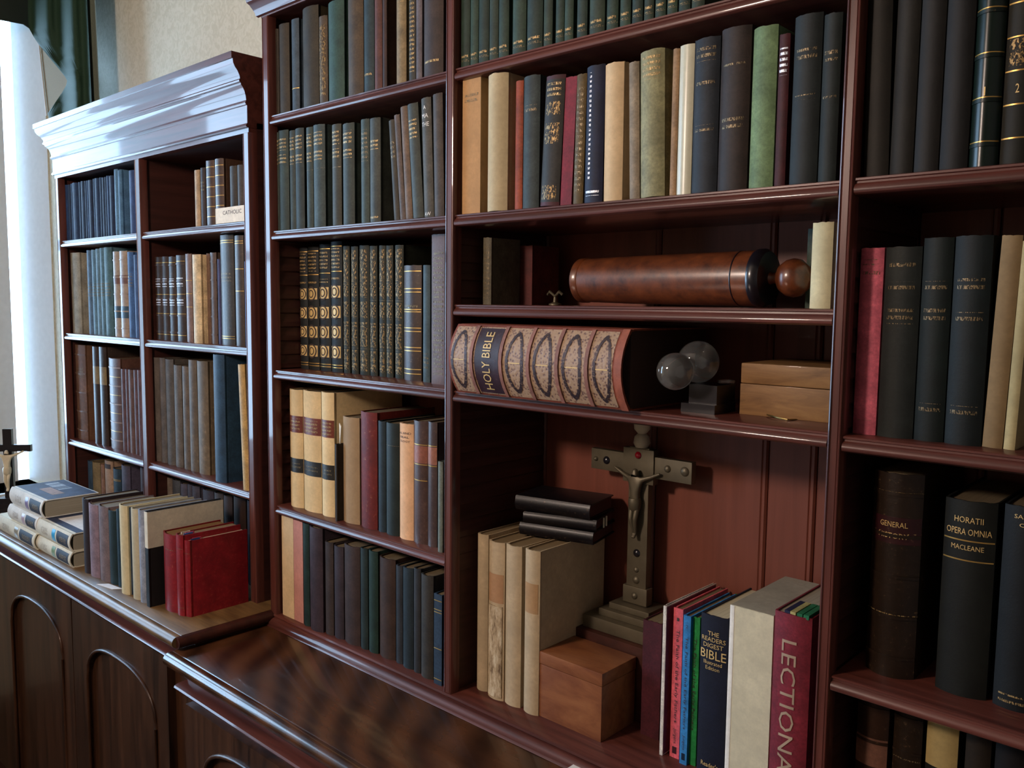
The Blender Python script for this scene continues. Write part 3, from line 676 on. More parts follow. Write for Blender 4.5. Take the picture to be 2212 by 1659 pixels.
row('bottom left shelf of corniced bookcase', 'books on bottom left shelf of corniced bookcase', .065, .9486, .18, [
    (172, 182, 167, 1000, '#2c3c38', 'dark green book', [], {'amin': 30}), (184, 193, 182, 993, '#4a5a78', 'slate blue book', [], {'amin': 30}), (194, 203, 193, 995, '#486078', 'blue ribbed book', [], {'amin': 30}), (204, 220, 202, 996, '#8c7a58', 'beige book', [], {'amin': 30}), (222, 229, 221, 1003, '#94705c', 'thin pink-brown book', [], {'amin': 30}), (231, 248, 229, 993, '#a88a70', 'pale brown book with dark title', [('T', .88, .95, 'dark_ink')], {'amin': 30}), (249, 265, 247, 1010, '#3a5060', 'dark blue gilt-lined book', [('G', .80, .82)], {'amin': 30}), (267, 285, 265, 1003, '#5c5668', 'mauve grey book', [], {'amin': 30}), (308, 316, 307, 1010, '#5a5664', 'slim grey book', [], {'amin': 30})], -3.053, -2.483)
row('bottom right shelf of corniced bookcase', 'books on bottom right shelf of corniced bookcase', .065, .9486, .18, [
    (346, 355, 343, 1036, '#6a8080', 'small teal-grey book', [], {'amin': 30}), (356, 376, 355, 1028, '#7a6c60', 'pale brown book', [], {'amin': 30}), (377, 393, 376, 1035, '#5c6068', 'grey book', [], {'amin': 30}), (394, 408, 393, 1043, '#5a5460', 'grey mauve book', [], {'amin': 30}), (409, 418, 407, 1045, '#54505c', 'slim dark grey book', [], {'amin': 30}), (419, 435, 416, 1047, '#56525e', 'wide grey mauve book', [], {'amin': 30}), (442, 465, 440, 1055, '#4c4854', 'dark mauve book', [], {'amin': 30}), (467, 486, 466, 1062, '#524e50', 'dark grey book', [], {'amin': 30}), (487, 505, 485, 1068, '#4a4244', 'dark brown grey book', [], {'amin': 30}), (508, 534, 506, 1070, '#3a2418', 'dark brown folio', [], {'amin': 30}), (537, 549, 537, 1080, '#3c3c50', 'dark blue slim book', [], {'amin': 30})], -2.446, -1.892)

# ---- tall bookcase, left bay
xl, xh = -1.7735-.001, -1.1806+.001
row('top shelf, tall bookcase left bay', 'books on top shelf of left bay', .02, 2.126, .17, [
    (592, 604, None, 66, '#3c3226', 'dark brown book'), (605, 627, None, 57, '#4a4030', 'olive brown book'), (632, 648, None, 45, '#4c5a66', 'slate blue book', [('G', .25)]), (656, 690, None, 23, '#443c2a', 'wide dark olive book'), (691, 709, None, 39, '#5c4c38', 'mottled gilt book', [('T', .1, .9, 'gilt_orn')]),
    (711, 745, None, -20, '#3c5a50', 'wide dark green book', [], {'h': .205}), (753, 786, None, -20, '#5c4c38', 'wide brown book', [], {'h': .208}), (787, 809, None, -20, '#33464c', 'dark teal book', [('T', .15, .2)], {'h': .2}), (810, 826, None, -20, '#6e443a', 'maroon book', [], {'h': .195}), (827, 836, None, -20, '#4c342c', 'thin dark maroon book', [], {'h': .185}),
    (857, 878, None, -20, '#8a7650', 'olive tan book', [('T', .8, .86)], {'h': .195}), (884, 898, None, -20, '#4a4a44', 'dark gilt lettered book', [('T', .1, .9, 'gilt_worn')], {'h': .19}), (899, 912, None, -20, '#6c6468', 'grey mauve book', [], {'h': .19}), (916, 958, None, -20, '#4c3c34', 'wide dark brown book', [('T', .12, .15)], {'h': .205})], xl, xh)
ge = lambda: [('T', .80, .93), ('T', .66, .76), ('D', .58)]
dg = '#3c4a44'
row('second shelf, tall bookcase left bay', 'books on second shelf of left bay', .02, 1.8636, .17, [
    (586, 604, None, 290, dg, 'dark green gilt book', ge()), (604, 626, None, 285, dg, 'dark green gilt book', ge()), (628, 640, None, 284, '#46504a', 'slim grey-green gilt book', ge()), (640, 659, None, 280, '#3a4644', 'dark green gilt book', ge()), (664, 678, None, 277, '#42504a', 'grey-green gilt book', ge()), (679, 704, None, 273, '#465452', 'wide grey-green gilt book', ge()),
    (719, 739, None, 271, '#48483a', 'olive gilt book', ge()), (742, 767, None, 270, '#424c46', 'wide dark green gilt book', ge()), (781, 799, None, 260, '#46544c', 'green-grey gilt book', [('T', .6, .9, 'gilt_dim')]), (800, 823, None, 258, '#4c5048', 'wide olive gilt book', [('T', .7, .8), ('T', .04, .08)]),
    (852, 864, 840, 262, '#4c4434', 'leaning dark brown book', [('T', .6, .8, 'gilt_dim')]), (865, 877, 850, 251, '#6a5a50', 'leaning mauve brown book'), (877, 892, 865, 233, '#75604e', 'leaning tan brown book'), (893, 916, 879, 229, '#4a5048', 'leaning grey-green lettered book', [('T', .70, .86)]),
    (917, 938, 910, 215, '#5c5a52', 'grey book with large pale letters', [('X', .92, 'A', .03, 'white_ink', .25), ('X', .85, 'MA', .035, 'white_ink', .6), ('X', .78, 'THE', .035, 'white_ink', .7), ('X', .03, 'AW', .03, 'white_ink', .6)]), (939, 960, 935, 206, '#564c44', 'brown grey book')], xl, xh)
ro = lambda: [('T', .80, .95), ('G', .965, .775, .035, .055), ('R', .62, .465, .31, .155), ('T', .70, .73)]
orn = lambda: [('T', .60, .97, 'gilt_orn'), ('T', .44, .57, 'gilt_orn'), ('T', .22, .41, 'gilt_orn'), ('T', .03, .19, 'gilt_orn'), ('D', .585, .425, .205)]
og = '#34392c'
row('third shelf, tall bookcase left bay', 'books on third shelf of left bay', .078, 1.539, .17, [
    (645, 667, None, 536, '#23282a', 'black volume with gilt rosettes', ro()), (668, 691, None, 534, '#23282a', 'black volume with gilt rosettes', ro()), (692, 716, None, 529, '#262c2e', 'black volume with gilt rosettes', ro()), (717, 741, None, 523, '#2a3438', 'black volume with gilt rosettes', ro()),
    (743, 757, None, 532, og, 'ornate gilt-tooled volume', orn()), (760, 775, None, 533, og, 'ornate gilt-tooled volume', orn()), (778, 799, None, 531, og, 'ornate gilt-tooled volume', orn()), (800, 816, None, 532, og, 'ornate gilt-tooled volume', orn()), (820, 834, None, 531, og, 'ornate gilt-tooled volume', orn()), (835, 850, None, 531, og, 'ornate gilt-tooled volume', orn()), (854, 872, None, 530, og, 'ornate gilt-tooled volume', orn()),
    (873, 911, None, 574, '#4c382c', 'stout brown leather book', [('G', .95, .80, .77, .62, .60, .46, .43, .29, .26, .10, .06), ('T', .60, .66, 'gilt_dim')], {'mat': 'leather', 'Y': .07}), (914, 929, None, 573, '#4c6068', 'teal blue book', [('T', .1, .25, 'gilt_dim')], {'Y': .062}),
    (932, 960, 931, 507, '#6c5048', 'tall purple-brown book', [('T', .06, .9, 'gilt_dim')], {'Y': .05, 'mat': 'leather', 'flat': True})], xl, xh)
cream = '#d6b884'
cl = lambda: [('L', .64, .78, '#6c3020'), ('T', .66, .76), ('L', .30, .42, '#26241f'), ('T', .34, .38, 'gilt_dim')]
row('fourth shelf, tall bookcase left bay', 'books on fourth shelf of left bay', .032, 1.213, .17, [
    (629, 657, 624, 839, cream, 'cream vellum volume with labels', cl(), {'amin': 9, 'mat': 'paper'}), (658, 696, 656, 842, cream, 'wide cream vellum volume with labels', cl(), {'amin': 9, 'mat': 'paper'}), (697, 724, 698, 846, '#e0c490', 'cream vellum volume with labels', cl(), {'amin': 9, 'mat': 'paper', 'd': .2}), (725, 735, 723, 959, '#3c342c', 'small thin dark book', [], {'amin': 9, 'Y': .015, 'd': .1}),
    (737, 778, None, 897, '#a08460', 'tan paper-covered book', [], {'mat': 'paper'}), (781, 816, 779, 887, '#7a2c26', 'tattered red leather book', [('D', .55)], {'mat': 'worn', 'amin': 9}), (818, 834, 816, 908, '#2c3c44', 'dark slate book', [], {'amin': 9}), (835, 863, 832, 911, '#2a3632', 'dark green-black book', [('D', .8)], {'amin': 9}),
    (864, 894, 862, 912, '#e0b084', 'peach paper book with dark title', [('X', .92, 'AL AND', .018, 'dark_ink', .8), ('X', .885, 'ERAL', .018, 'dark_ink', .6), ('X', .85, 'OLOGY', .018, 'dark_ink', .7), ('T', .72, .74, 'dark_ink'), ('T', .56, .6, 'dark_ink'), ('T', .42, .44, 'dark_ink'), ('T', .07, .11, 'dark_ink')][:3]+[('V', .40, .75, '- - -', .08, 'dark_ink')][:0], {'mat': 'paper', 'amin': 9}),
    (894, 924, 890, 906, '#5c4640', 'brown leather book with red label', [('L', .66, .80, '#8c5442'), ('G', .52, .65, .81)], {'mat': 'leather', 'amin': 9}), (924, 944, 926, 910, '#5a4a48', 'mauve leather book with red label', [('L', .66, .80, '#9a6450'), ('G', .65, .81)], {'mat': 'leather', 'amin': 9}), (946, 956, 946, 996, '#70786c', 'thin grey-green pamphlet', [], {'amin': 9, 'Y': .016, 'd': .12})], xl, xh)
row('bottom shelf, tall bookcase left bay', 'books on bottom shelf of left bay', .012, .943, .17, [
    (611, 636, None, 1112, '#d2b488', 'cream paper-covered book', [], {'mat': 'paper', 'flat': True}), (636, 656, None, 1122, '#c08274', 'salmon pink book', [], {'mat': 'paper', 'flat': True}), (657, 670, None, 1128, '#28403c', 'dark green slim book'), (671, 700, None, 1134, '#4a3c44', 'wide dark plum book'),
    (703, 722, None, 1167, '#4c403c', 'dark brown book', [], {'Y': .018}), (723, 744, None, 1176, '#463c44', 'worn-headed plum book', [], {'Y': .02}), (745, 779, None, 1172, '#4c3c38', 'wide dark brown book', [], {'Y': .022}), (780, 796, None, 1181, '#2c3c3a', 'dark green book', [], {'Y': .022}), (797, 818, None, 1186, '#2a443a', 'green-black book', [], {'Y': .024}), (820, 855, None, 1199, '#4e3a30', 'wide rust brown book', [], {'Y': .028}), (856, 870, None, 1219, '#3a3e44', 'slim dark slate book', [], {'Y': .026}), (871, 893, None, 1222, '#2e3c44', 'dark blue worn book', [], {'Y': .024}), (894, 909, None, 1225, '#3c3c3e', 'slim charcoal book', [], {'Y': .022}), (910, 936, None, 1237, '#44403a', 'wide charcoal book', [], {'Y': .02}), (937, 954, None, 1281, '#34465a', 'blue lined book', [('G', .93, .83, .80, .4, .06)], {'Y': .012, 'flat': True})], xl, xh)

# ---- tall bookcase, middle bay
xl, xh = -1.159-.001, -.4445+.001
gx = [(996, 1015), (1016, 1033), (1034, 1056), (1057, 1076), (1077, 1099), (1107, 1136), (1138, 1172), (1174, 1193), (1200, 1218), (1219, 1238), (1246, 1268), (1273, 1306), (1310, 1335), (1339, 1362), (1365, 1388), (1391, 1412), (1415, 1438), (1441, 1463), (1466, 1491), (1494, 1522)]
gs = ['#34493c', '#3a4f40', '#31453c', '#3c4c3e']
row('top shelf, tall bookcase middle bay', 'green gilt set on top shelf of middle bay', .015, 2.126, .17, [(a, b, None, 0, gs[i % 4], 'green gilt-footed set volume', [('T', .06, .12), ('D', .05, .13), ('T', .74, .86)], {'h': .2}) for i, (a, b) in enumerate(gx)], xl, xh)
row('second shelf, tall bookcase middle bay', 'books on second shelf of middle bay', .014, 1.8636, .17, [
    (998, 1037, 998, 171, '#b88e5e', 'wide tan paper book', [('D', .15), ('T', .82, .88, 'gilt_dim')], {'mat': 'paper', 'flat': True}), (1053, 1096, 1060, 165, '#b8a884', 'pale vellum rounded book', [], {'mat': 'paper', 'bulge': .011}), (1112, 1128, 1118, 176, '#9a4c34', 'rust red slim book'), (1129, 1164, 1135, 168, '#3e4a4a', 'dark slate olive book', [('T', .72, .78, 'gilt_dim')]),
    (1167, 1208, 1181, 170, '#5c2c34', 'maroon book with ornate gilt panel', [('L', .03, .97, '#2c2a26', 'cloth'), ('T', .84, .95), ('T', .70, .80, 'gilt_orn'), ('T', .48, .64, 'gilt_orn'), ('T', .05, .16, 'gilt_orn')]), (1210, 1234, 1216, 170, '#8e2c3c', 'red slim book', [], {'flat': True}), (1238, 1259, 1239, 165, '#6c5a36', 'olive brown patterned book', [('T', .1, .9, 'gilt_dim')]),
    (1262, 1301, 1264, 148, '#1c2448', 'navy book with white lettering down its spine', [('T', .05, .09, 'white_worn')]), (1304, 1344, 1301, 143, '#d2b68c', 'cream paper-covered worn book', [], {'mat': 'paper'}), (1360, 1382, 1359, 137, '#8c7e68', 'grey tan book'), (1384, 1436, 1384, 116, '#8a8862', 'olive green gilt-titled book', [('T', .93, .96), ('T', .80, .92)]),
    (1446, 1460, 1447, 109, '#9c7c58', 'tan slim book', [], {'amin': 9}), (1461, 1492, 1464, 102, '#c4c2aa', 'off-white smooth book', [], {'mat': 'satin'}), (1493, 1548, 1495, 91, '#28303a', 'navy gilt-crested book', [('T', .85, .94, 'gilt_dim'), ('D', .82, .08), ('T', .68, .73, 'gilt_dim'), ('T', .40, .44, 'gilt_dim')]), (1549, 1613, 1556, 68, '#3c302a', 'wide dark brown book', [('T', .75, .78, 'gilt_dim'), ('T', .38, .46, 'gilt_dim')]),
    (1617, 1669, 1629, 64, '#6f8c62', 'bright sage green book', [('T', .10, .17, 'dark_ink')][:0]), (1672, 1695, 1690, 75, '#54242a', 'maroon slim book with pale title', [('T', .73, .91, 'white_worn')]), (1704, 1764, 1717, 39, '#232c2c', 'wide dark green-black book', [('T', .72, .80, 'gilt_dim'), ('T', .50, .53, 'gilt_dim')]), (1766, 1805, 1784, 33, '#232e2c', 'dark green-black end book', [('T', .72, .80, 'gilt_dim'), ('T', .50, .53, 'gilt_dim')])], xl, xh)
# ---- tall bookcase, right bay
xl, xh = -.4255-.0015, .19-.001
row('second shelf, tall bookcase right bay', 'books on second shelf of right bay', .022, 1.865, .17, [
    (1866, 1919, 1876, 2, '#27241d', 'dark olive brown book'), (1921, 1971, 1934, -12, '#25231d', 'dark olive book'), (1973, 2026, 1992, -25, '#22201d', 'dark brown book'), (2028, 2089, 2048, -40, '#1d1d1d', 'charcoal book with red foot'),
    (2092, 2155, 2118, -55, '#142720', 'glossy green volume with gilt bands', [('B', 5, '#142720', 'gilt'), ('X', .34, '1', .04, 'gilt_ink', .05), ('T', .80, .86)], {'mat': 'satin', 'bulge': .012, 'h': .25}), (2158, 2222, 2187, -60, '#222217', 'ornate gilt-banded volume', [('G', .12, .27, .42, .57, .72, .87), ('X', .34, '2', .04, 'gilt_ink', .13), ('T', .74, .86, 'gilt_orn'), ('T', .44, .56, 'gilt_orn')], {'h': .25})], xl, xh)
row('third shelf, tall bookcase right bay', 'books on third shelf of right bay', .04, 1.534, .17, [
    (1837, 1891, 1856, 537, '#d46478', 'bright pink cloth book', [('T', .91, .94, 'gilt_dim'), ('T', .86, .89, 'gilt_dim'), ('T', .06, .08, 'gilt_dim')]), (1894, 1971, 1911, 535, '#282f2d', 'slate book with gilt title', [('T', .88, .93, 'gilt_dim'), ('T', .78, .82, 'gilt_dim'), ('T', .60, .68, 'gilt_dim')]), (1973, 2037, 1995, 515, '#122220', 'dark green rounded book', [('T', .74, .79, 'gilt_dim'), ('T', .6, .66, 'gilt_dim'), ('T', .15, .19, 'gilt_dim')]), (2039, 2119, 2070, 511, '#122022', 'wide dark green book', [('T', .74, .80, 'gilt_dim'), ('T', .58, .64, 'gilt_dim'), ('T', .15, .19, 'gilt_dim')]),
    (2121, 2165, 2165, 510, '#8c7450', 'leaning tan book', [], {'mat': 'paper'}), (2167, 2192, 2203, 521, '#b0a478', 'leaning cream slim book', [], {'mat': 'paper'})], xl, xh)
row('fourth shelf, tall bookcase right bay', 'books on fourth shelf of right bay', .066, 1.210, .18, [
    (1869, 1974, 1887, 1012, '#332419', 'thick brown leather book with red title label', [('B', 5, '#332419', 'gilt_worn'), ('L', .66, .79, '#321216'), ('X', .755, 'GENERAL', .026, 'gilt_ink', .55), ('X', .70, 'HISTORY', .026, 'gilt_ink', .6)], {'mat': 'leather', 'bulge': .016}),
    (2019, 2130, 2043, 1072, '#1c201b', 'thick green-black book with Latin title', [('X', .905, 'HORATII', .03, 'gilt_ink', .55), ('X', .845, 'OPERA OMNIA', .032, 'gilt_ink', .86), ('G', .80), ('X', .765, 'MACLEANE', .025, 'gilt_ink', .62), ('G', .70)], {'bulge': .010}),
    (2143, 2240, 2177, 1087, '#12191c', 'dark book with small gilt shield at its foot', [('X', .95, 'SAINT', .02, 'gilt_ink', .5), ('X', .91, 'OF', .018, 'gilt_ink', .25), ('T', .02, .045, 'gilt_worn'), ('T', .055, .075, 'gilt_worn')])], xl, xh)
row('bottom shelf, tall bookcase right bay', 'books on bottom shelf of right bay', .07, .943, .17, [
    (1838, 1905, None, 1500, '#3e281c', 'dark brown leather book', [('L', .55, .72, '#7a5444'), B5], {'mat': 'leather', 'h': .235}), (1915, 1976, None, 1500, '#322419', 'olive brown leather book', [('D', .6, .66), B5], {'mat': 'leather', 'h': .235}), (1984, 2052, None, 1500, '#1d1d1b', 'dark book with blank pale label', [('L', .68, .99, '#a8925e', 'paper')], {'h': .235}), (2066, 2120, None, 1500, '#32281b', 'dull brown book', [], {'h': .23}), (2128, 2200, None, 1500, '#171212', 'blackish brown book', [('D', .7)], {'h': .23})], xl, xh)

# navy book's vertical lettering
for o in bpy.data.objects:
    if o.get('label', '').startswith('navy book with white lettering'):
        cov = [c for c in o.children if c.name.startswith('cover')][0]
        zs = [v.co.z for v in cov.data.vertices]; xs = [v.co.x for v in cov.data.vertices]; hh = max(zs); x0, x1 = min(xs), max(xs)
        ym = min(v.co.y for v in cov.data.vertices)
        xc = x0+(x1-x0)*.33; q = ym*.84-.0008; q2 = (x1-x0)*.05
        mesh('lettering_panel', boxv(xc-q2, xc+q2, q, q+.001, hh*.17, hh*.95), BOXF, 'white_worn', o, 0, None, False)
for o in list(bpy.data.objects):
    if o.get('label', '').startswith('tan paper-covered book'):
        hh = max(v.co.z for c in o.children for v in c.data.vertices)
        mesh('torn_flap', [(-.004, -.008, hh*.93), (.004, -.009, hh*.90), (-.001, -.009, hh*.72), (-.004, -.006, hh*.93), (.004, -.007, hh*.90), (-.001, -.007, hh*.72)], [(0, 1, 2), (3, 5, 4), (0, 3, 4, 1), (1, 4, 5, 2), (2, 5, 3, 0)], 'paper', o, 0, '#efe6d2', False)
# ------------------------------------------------------------------ other things
def loose_book(loc, w, h, d, color, label, rot=(0, 0, 0), group=None, fs=(), cat='book', name='book', **kw):
    b = Book(name, loc, w, h, d, color, kw.pop('mat', 'cloth'), kw.pop('bulge', None), rot, kw.pop('pivot', 'l'), kw.pop('page', PAGE), **kw)
    feat(b, fs); tag(b.r, label, cat, group); return b
ZL = .9486
# --- pile of white-spined volumes lying on the lighter worktop
def pile_book(px0, px1, py, Y, z, t, d, color, label, emblem, rotz=0):
    """lying flat: spine to the room, head towards the window"""
    X0, X1 = solveX(px0, Y, z+t), solveX(px1, Y, z+t)
    b = loose_book((X1, Y, z), t, X1-X0, d, color, label, (0, -math.pi/2, rotz), 'pile of white-spined volumes', mat='paper', bulge=.009, page='#a8a290', over=.003)
    h = b.h
    b.strip(.05, .36, 'spine_label', 'cloth', '#23283a', .0006, .14); b.text(.20, 'II', .035, 'gilt_ink', .3) if 0 else None
    b.strip(.10, .28, 'lettering_panel', 'gilt_worn', None, .0009, .36)
    b.strip(.40, .49, 'emblem', 'satin', emblem, .0006, .16)
    b.strip(.62, .80, 'lettering_panel', 'gilt_dim', None, .0006, .3)
    return b
PW = '#d8d4c0'
b1 = pile_book(-4, 79, 1112, -.213, ZL, .050, .155, PW, 'white-spined volume at the bottom of the left pile', '#8a8068')
b2 = pile_book(22, 84, 1080, -.205, ZL+.0505, .048, .155, '#e2e2dc', 'white-spined volume in the middle of the left pile', '#b4a0b4')
p3 = pile_book(26, 95, 1035, -.198, ZL+.099, .054, .158, '#e2e2dc', 'topmost white-spined volume with dark pictorial cover', '#8070a4')
b4 = pile_book(80, 157, 1187, -.206, ZL, .045, .14, PW, 'white-spined volume at the bottom of the right pile', '#6a8a50')
b5 = pile_book(81, 156, 1109, -.204, ZL+.0455, .051, .14, '#dcd8c6', 'white-spined volume with bright blue emblem, on the right pile', '#18a8e0')
# top cover picture of the topmost volume (local x is up after the turn)
bw = p3.w
mesh('cover_picture', boxv(bw-.0002, bw+.0006, .012, p3.d-.004, .004, p3.h-.004), BOXF, 'cloth', p3.r, 0, '#3a4664', False)
mesh('cover_title', boxv(bw+.0004, bw+.0010, .085, .125, .12, p3.h-.03), BOXF, 'white_worn', p3.r, 0, None, False)
mesh('cover_photo', boxv(bw+.0004, bw+.0010, .045, .080, .06, p3.h-.10), BOXF, 'worn', p3.r, 0, '#a88a80', False)
bw = b5.w
mesh('cover_picture', boxv(bw-.0002, bw+.0005, .012, b5.d-.004, .003, b5.h-.003), BOXF, 'cloth', b5.r, 0, '#3c4866', False)
q = b5.r.location
pp = box('paper_sheet', q.x-.20, q.x+.004, q.y+.035, q.y+.135, q.z+b5.w+.0008, q.z+b5.w+.0016, 'paper', None, '#f4f4f2'); tag(pp, 'white paper sheet lying on the right pile of volumes', 'paper')
# --- upright loose books on the lighter worktop
def upright(x0b, x1b, x0t, yt, Y, d, color, label, group=None, z=ZL, fs=(), lean=False, **kw):
    X0, X1 = solveX(x0b, Y, z), solveX(x1b, Y, z); p = at(x0t, yt, Y=Y)
    a = math.atan2(p.x-X0, p.z-z) if lean else 0; h = math.hypot(p.x-X0, p.z-z) if lean else solveZ(yt, X0, Y)-z
    piv = 'r' if a > 0 else 'l'
    return loose_book((X1-.0002 if piv == 'r' else X0+.0002, Y, z), X1-X0-.0004, kw.pop('h', h), d, color, label, (0, a, 0), group, fs, pivot=piv, **kw)
LG = 'loose books standing on the lighter worktop'
upright(184, 197, 182, 1074, -.192, .15, '#3a2c30', 'dark brown loose book leaning against the white-spined piles', LG)
upright(197.2, 217, 192, 1084, -.190, .15, '#8a7480', 'mauve cloth loose book on the lighter worktop', LG, page='#7a7468')
upright(218, 239, 217, 1088, -.186, .15, '#7c6a6c', 'greyish mauve loose book beside the mauve one', LG)
upright(239.5, 256, 238, 1098, -.18, .145, '#243c40', 'dark teal loose book on the lighter worktop', LG)
upright(256.5, 263.5, 256, 1099, -.18, .145, '#2e4a5c', 'thin blue loose book right of the dark teal one', LG)
upright(264, 281, 260, 1087, -.192, .16, '#c2b48c', 'cream speckled loose book between two thin blue ones', LG, mat='paper')
upright(281.5, 288.5, 280, 1093, -.185, .15, '#3e5266', 'thin slate loose book between the two cream ones', LG)
upright(289, 304, 287, 1095, -.19, .165, '#b4aa8c', 'cream loose book nearest the tall black and white one', LG, mat='paper')
upright(304.5, 317, 304, 1099, -.19, .165, '#8c94a4', 'pale blue-grey loose book against the tall black and white one', LG)
wb = upright(317.5, 324, 306, 1104, -.197, .20, '#1a1618', 'large thin black book with broad white band on cover', LG, flat=True)
mesh('white_band', boxv(wb.w+wb.ox-.0003, wb.w+wb.ox+.0006, .0005, wb.d-.001, wb.h*.62, wb.h-.001), BOXF, 'paper', wb.r, 0, '#cfc8b4', False)
wb.strip(.62, .998, 'white_band', 'paper', '#cfc8b4', .0006, .0)
# tan card leaning towards the red books
cx = solveX(356, -.15, ZL)
cr = empty('leaning_card', (cx, -.15, ZL), (0, math.radians(-9), 0)); tag(cr, 'tan card leaning beside the three red books', 'card')
lm(boxv(-.0035, -.0015, 0, .10, 0, .105), BOXF, 'board', 'paper', cr, 0, '#b8a682')
# three red books
RG = 'three red books on the lighter worktop'
for (a, b, t, y, Y, lb) in ((357, 384, 356, 1146, -.168, 'red leather book, left of the trio on the lighter worktop'), (384.3, 399.5, 383, 1151, -.166, 'red leather book, middle of the trio with ribbons'), (399.8, 414, 399, 1163, -.158, 'red leather book, right of the trio showing its cover')):
    bb = upright(a, b, t, y, Y, .15, '#92282f', lb, RG, mat='leather', page='#8a6a40' if a < 390 else '#c8bca8', fs=[('D', .10, .13, .8, .83)], over=.003)
    for (xx, yy, c) in ((.3, .02, '#d8c8b0'), (.6, .025, '#b04058'), (.8, .018, '#34508c')):
        if a > 380: lm(boxv(bb.w*xx-.0015, bb.w*xx+.0015, yy-.012, yy+.01, bb.h-.0035, bb.h+.0022), BOXF, 'ribbon', 'cloth', bb.r, 0, c)
tg = box('paper_tag', *(lambda p: (p.x-.012, p.x+.008, p.y-.012, p.y, ZL+.0002, ZL+.004))(at(387, 1316, Z=ZL)), 'paper', None, '#cdb890', .001); tag(tg, 'small cream paper tag in front of the red books', 'tag')
p = at(232, 1268, Z=ZL)
sl = mesh('paper_slip', [(p.x-.04, p.y-.012, ZL+.0004), (p.x+.03, p.y+.0, ZL+.0004), (p.x+.045, p.y+.02, ZL+.0004), (p.x-.02, p.y+.012, ZL+.0004), (p.x-.04, p.y-.012, ZL+.0016), (p.x+.03, p.y+.0, ZL+.0016), (p.x+.045, p.y+.02, ZL+.0016), (p.x-.02, p.y+.012, ZL+.0016)], [(0, 1, 2, 3), (4, 7, 6, 5), (0, 4, 5, 1), (1, 5, 6, 2), (2, 6, 7, 3), (3, 7, 4, 0)], 'paper', None, 0, '#e6e8ee'); tag(sl, 'white paper slip in front of the loose standing books', 'paper')
# small yellowish box on the books of the bottom left shelf
a, b = at(164, 995, Y=.08), at(187, 972, Y=.08)
yb = box('small_box', a.x, b.x, .075, .16, 1.142, 1.192, 'paper', None, '#a08848', .002); tag(yb, 'small mustard box lying on the bottom left shelf books', 'box')
# name card
a, b, c = at(466, 482, Y=.006), at(531, 477, Y=.006), at(465, 451, Y=.006)
cd_ = empty('shelf_card', ((a.x+b.x)/2,   .006, 1.8936)); tag(cd_, 'white card lettered CATHOLIC on the top right shelf of corniced bookcase', 'card')
cw, chh = (b.x-a.x), c.z-1.8936
cw = min(cw, .158)
lm(boxv(-cw/2, cw/2, 0, .0012, 0, chh), BOXF, 'card_face', 'paper', cd_, 0, '#e4dccb')
v2, fc = fit_text('CATHOLIC', cw*.62, chh*.26); lm([(x+cw*.06, -.0003, z+chh*.66) for x, z in v2], fc, 'lettering', 'dark_ink', cd_)
# thin book lying on top of others, second right shelf
ap = at(382, 551, Y=.02)
fl = loose_book((solveX(474, .05, 1.80), .05, 1.8035), .012, .19, .12, '#4a2a24', 'thin dark red book lying flat on the brown books', (0, -math.pi/2, 0), None)

# --- figures on the crosses
def corpus(h, root, c, mat):
    """crucified figure, one continuous mesh; c = hip centre in root space, h = height"""
    P = {'hip': (0, 0, 0), 'waist': (0, -.01, .10), 'chest': (0, -.02, .24), 'neck': (0, -.02, .34), 'head': (.015, -.05, .40), 'crown': (.02, -.05, .47),
         'sl': (-.09, -.01, .31), 'el': (-.23, .01, .36), 'hl': (-.38, .02, .43), 'sr': (.09, -.01, .31), 'er': (.23, .01, .36), 'hr': (.38, .02, .43),
         'll': (-.045, 0, -.03), 'kl': (-.035, -.06, -.25), 'al': (-.01, .0, -.46), 'fl': (-.005, -.05, -.52), 'lr': (.045, 0, -.03), 'kr': (.035, -.06, -.25), 'ar': (.012, .0, -.46), 'fr': (.01, -.05, -.52)}
    R_ = {'hip': .075, 'waist': .062, 'chest': .085, 'neck': .034, 'head': .052, 'crown': .035, 'sl': .04, 'el': .028, 'hl': .02, 'sr': .04, 'er': .028, 'hr': .02, 'll': .05, 'kl': .036, 'al': .024, 'fl': .022, 'lr': .05, 'kr': .036, 'ar': .024, 'fr': .022}
    E_ = [('hip', 'waist'), ('waist', 'chest'), ('chest', 'neck'), ('neck', 'head'), ('head', 'crown'), ('chest', 'sl'), ('sl', 'el'), ('el', 'hl'), ('chest', 'sr'), ('sr', 'er'), ('er', 'hr'), ('hip', 'll'), ('ll', 'kl'), ('kl', 'al'), ('al', 'fl'), ('hip', 'lr'), ('lr', 'kr'), ('kr', 'ar'), ('ar', 'fr')]
    ks = list(P); me = bpy.data.meshes.new('corpus'); me.from_pydata([tuple(c[i]+P[k][i]*h for i in range(3)) for k in ks], [(ks.index(a), ks.index(b)) for a, b in E_], [])
    o = bpy.data.objects.new('corpus', me); COL.objects.link(o)
    sk = o.modifiers.new('skin', 'SKIN'); me.skin_vertices[0].data[0].use_root = True
    for k, s in zip(ks, me.skin_vertices[0].data): s.radius = (R_[k]*h, R_[k]*h)
    o.modifiers.new('sub', 'SUBSURF').levels = 2; o.modifiers['sub'].render_levels = 2
    bpy.context.view_layer.update(); dg = bpy.context.evaluated_depsgraph_get()
    m2 = bpy.data.meshes.new_from_object(o.evaluated_get(dg)); o.modifiers.clear(); o.data = m2; m2.materials.clear(); m2.materials.append(M[mat])
    for p_ in m2.polygons: p_.use_smooth = True
    o.parent = root
    n = lathe('loincloth', [(.085*h, .045*h), (.095*h, .0), (.085*h, -.10*h), (.06*h, -.13*h)], mat, root, c=(c[0], c[1]-.012*h, c[2]), seg=14, world=False); n.parent = root
    return o
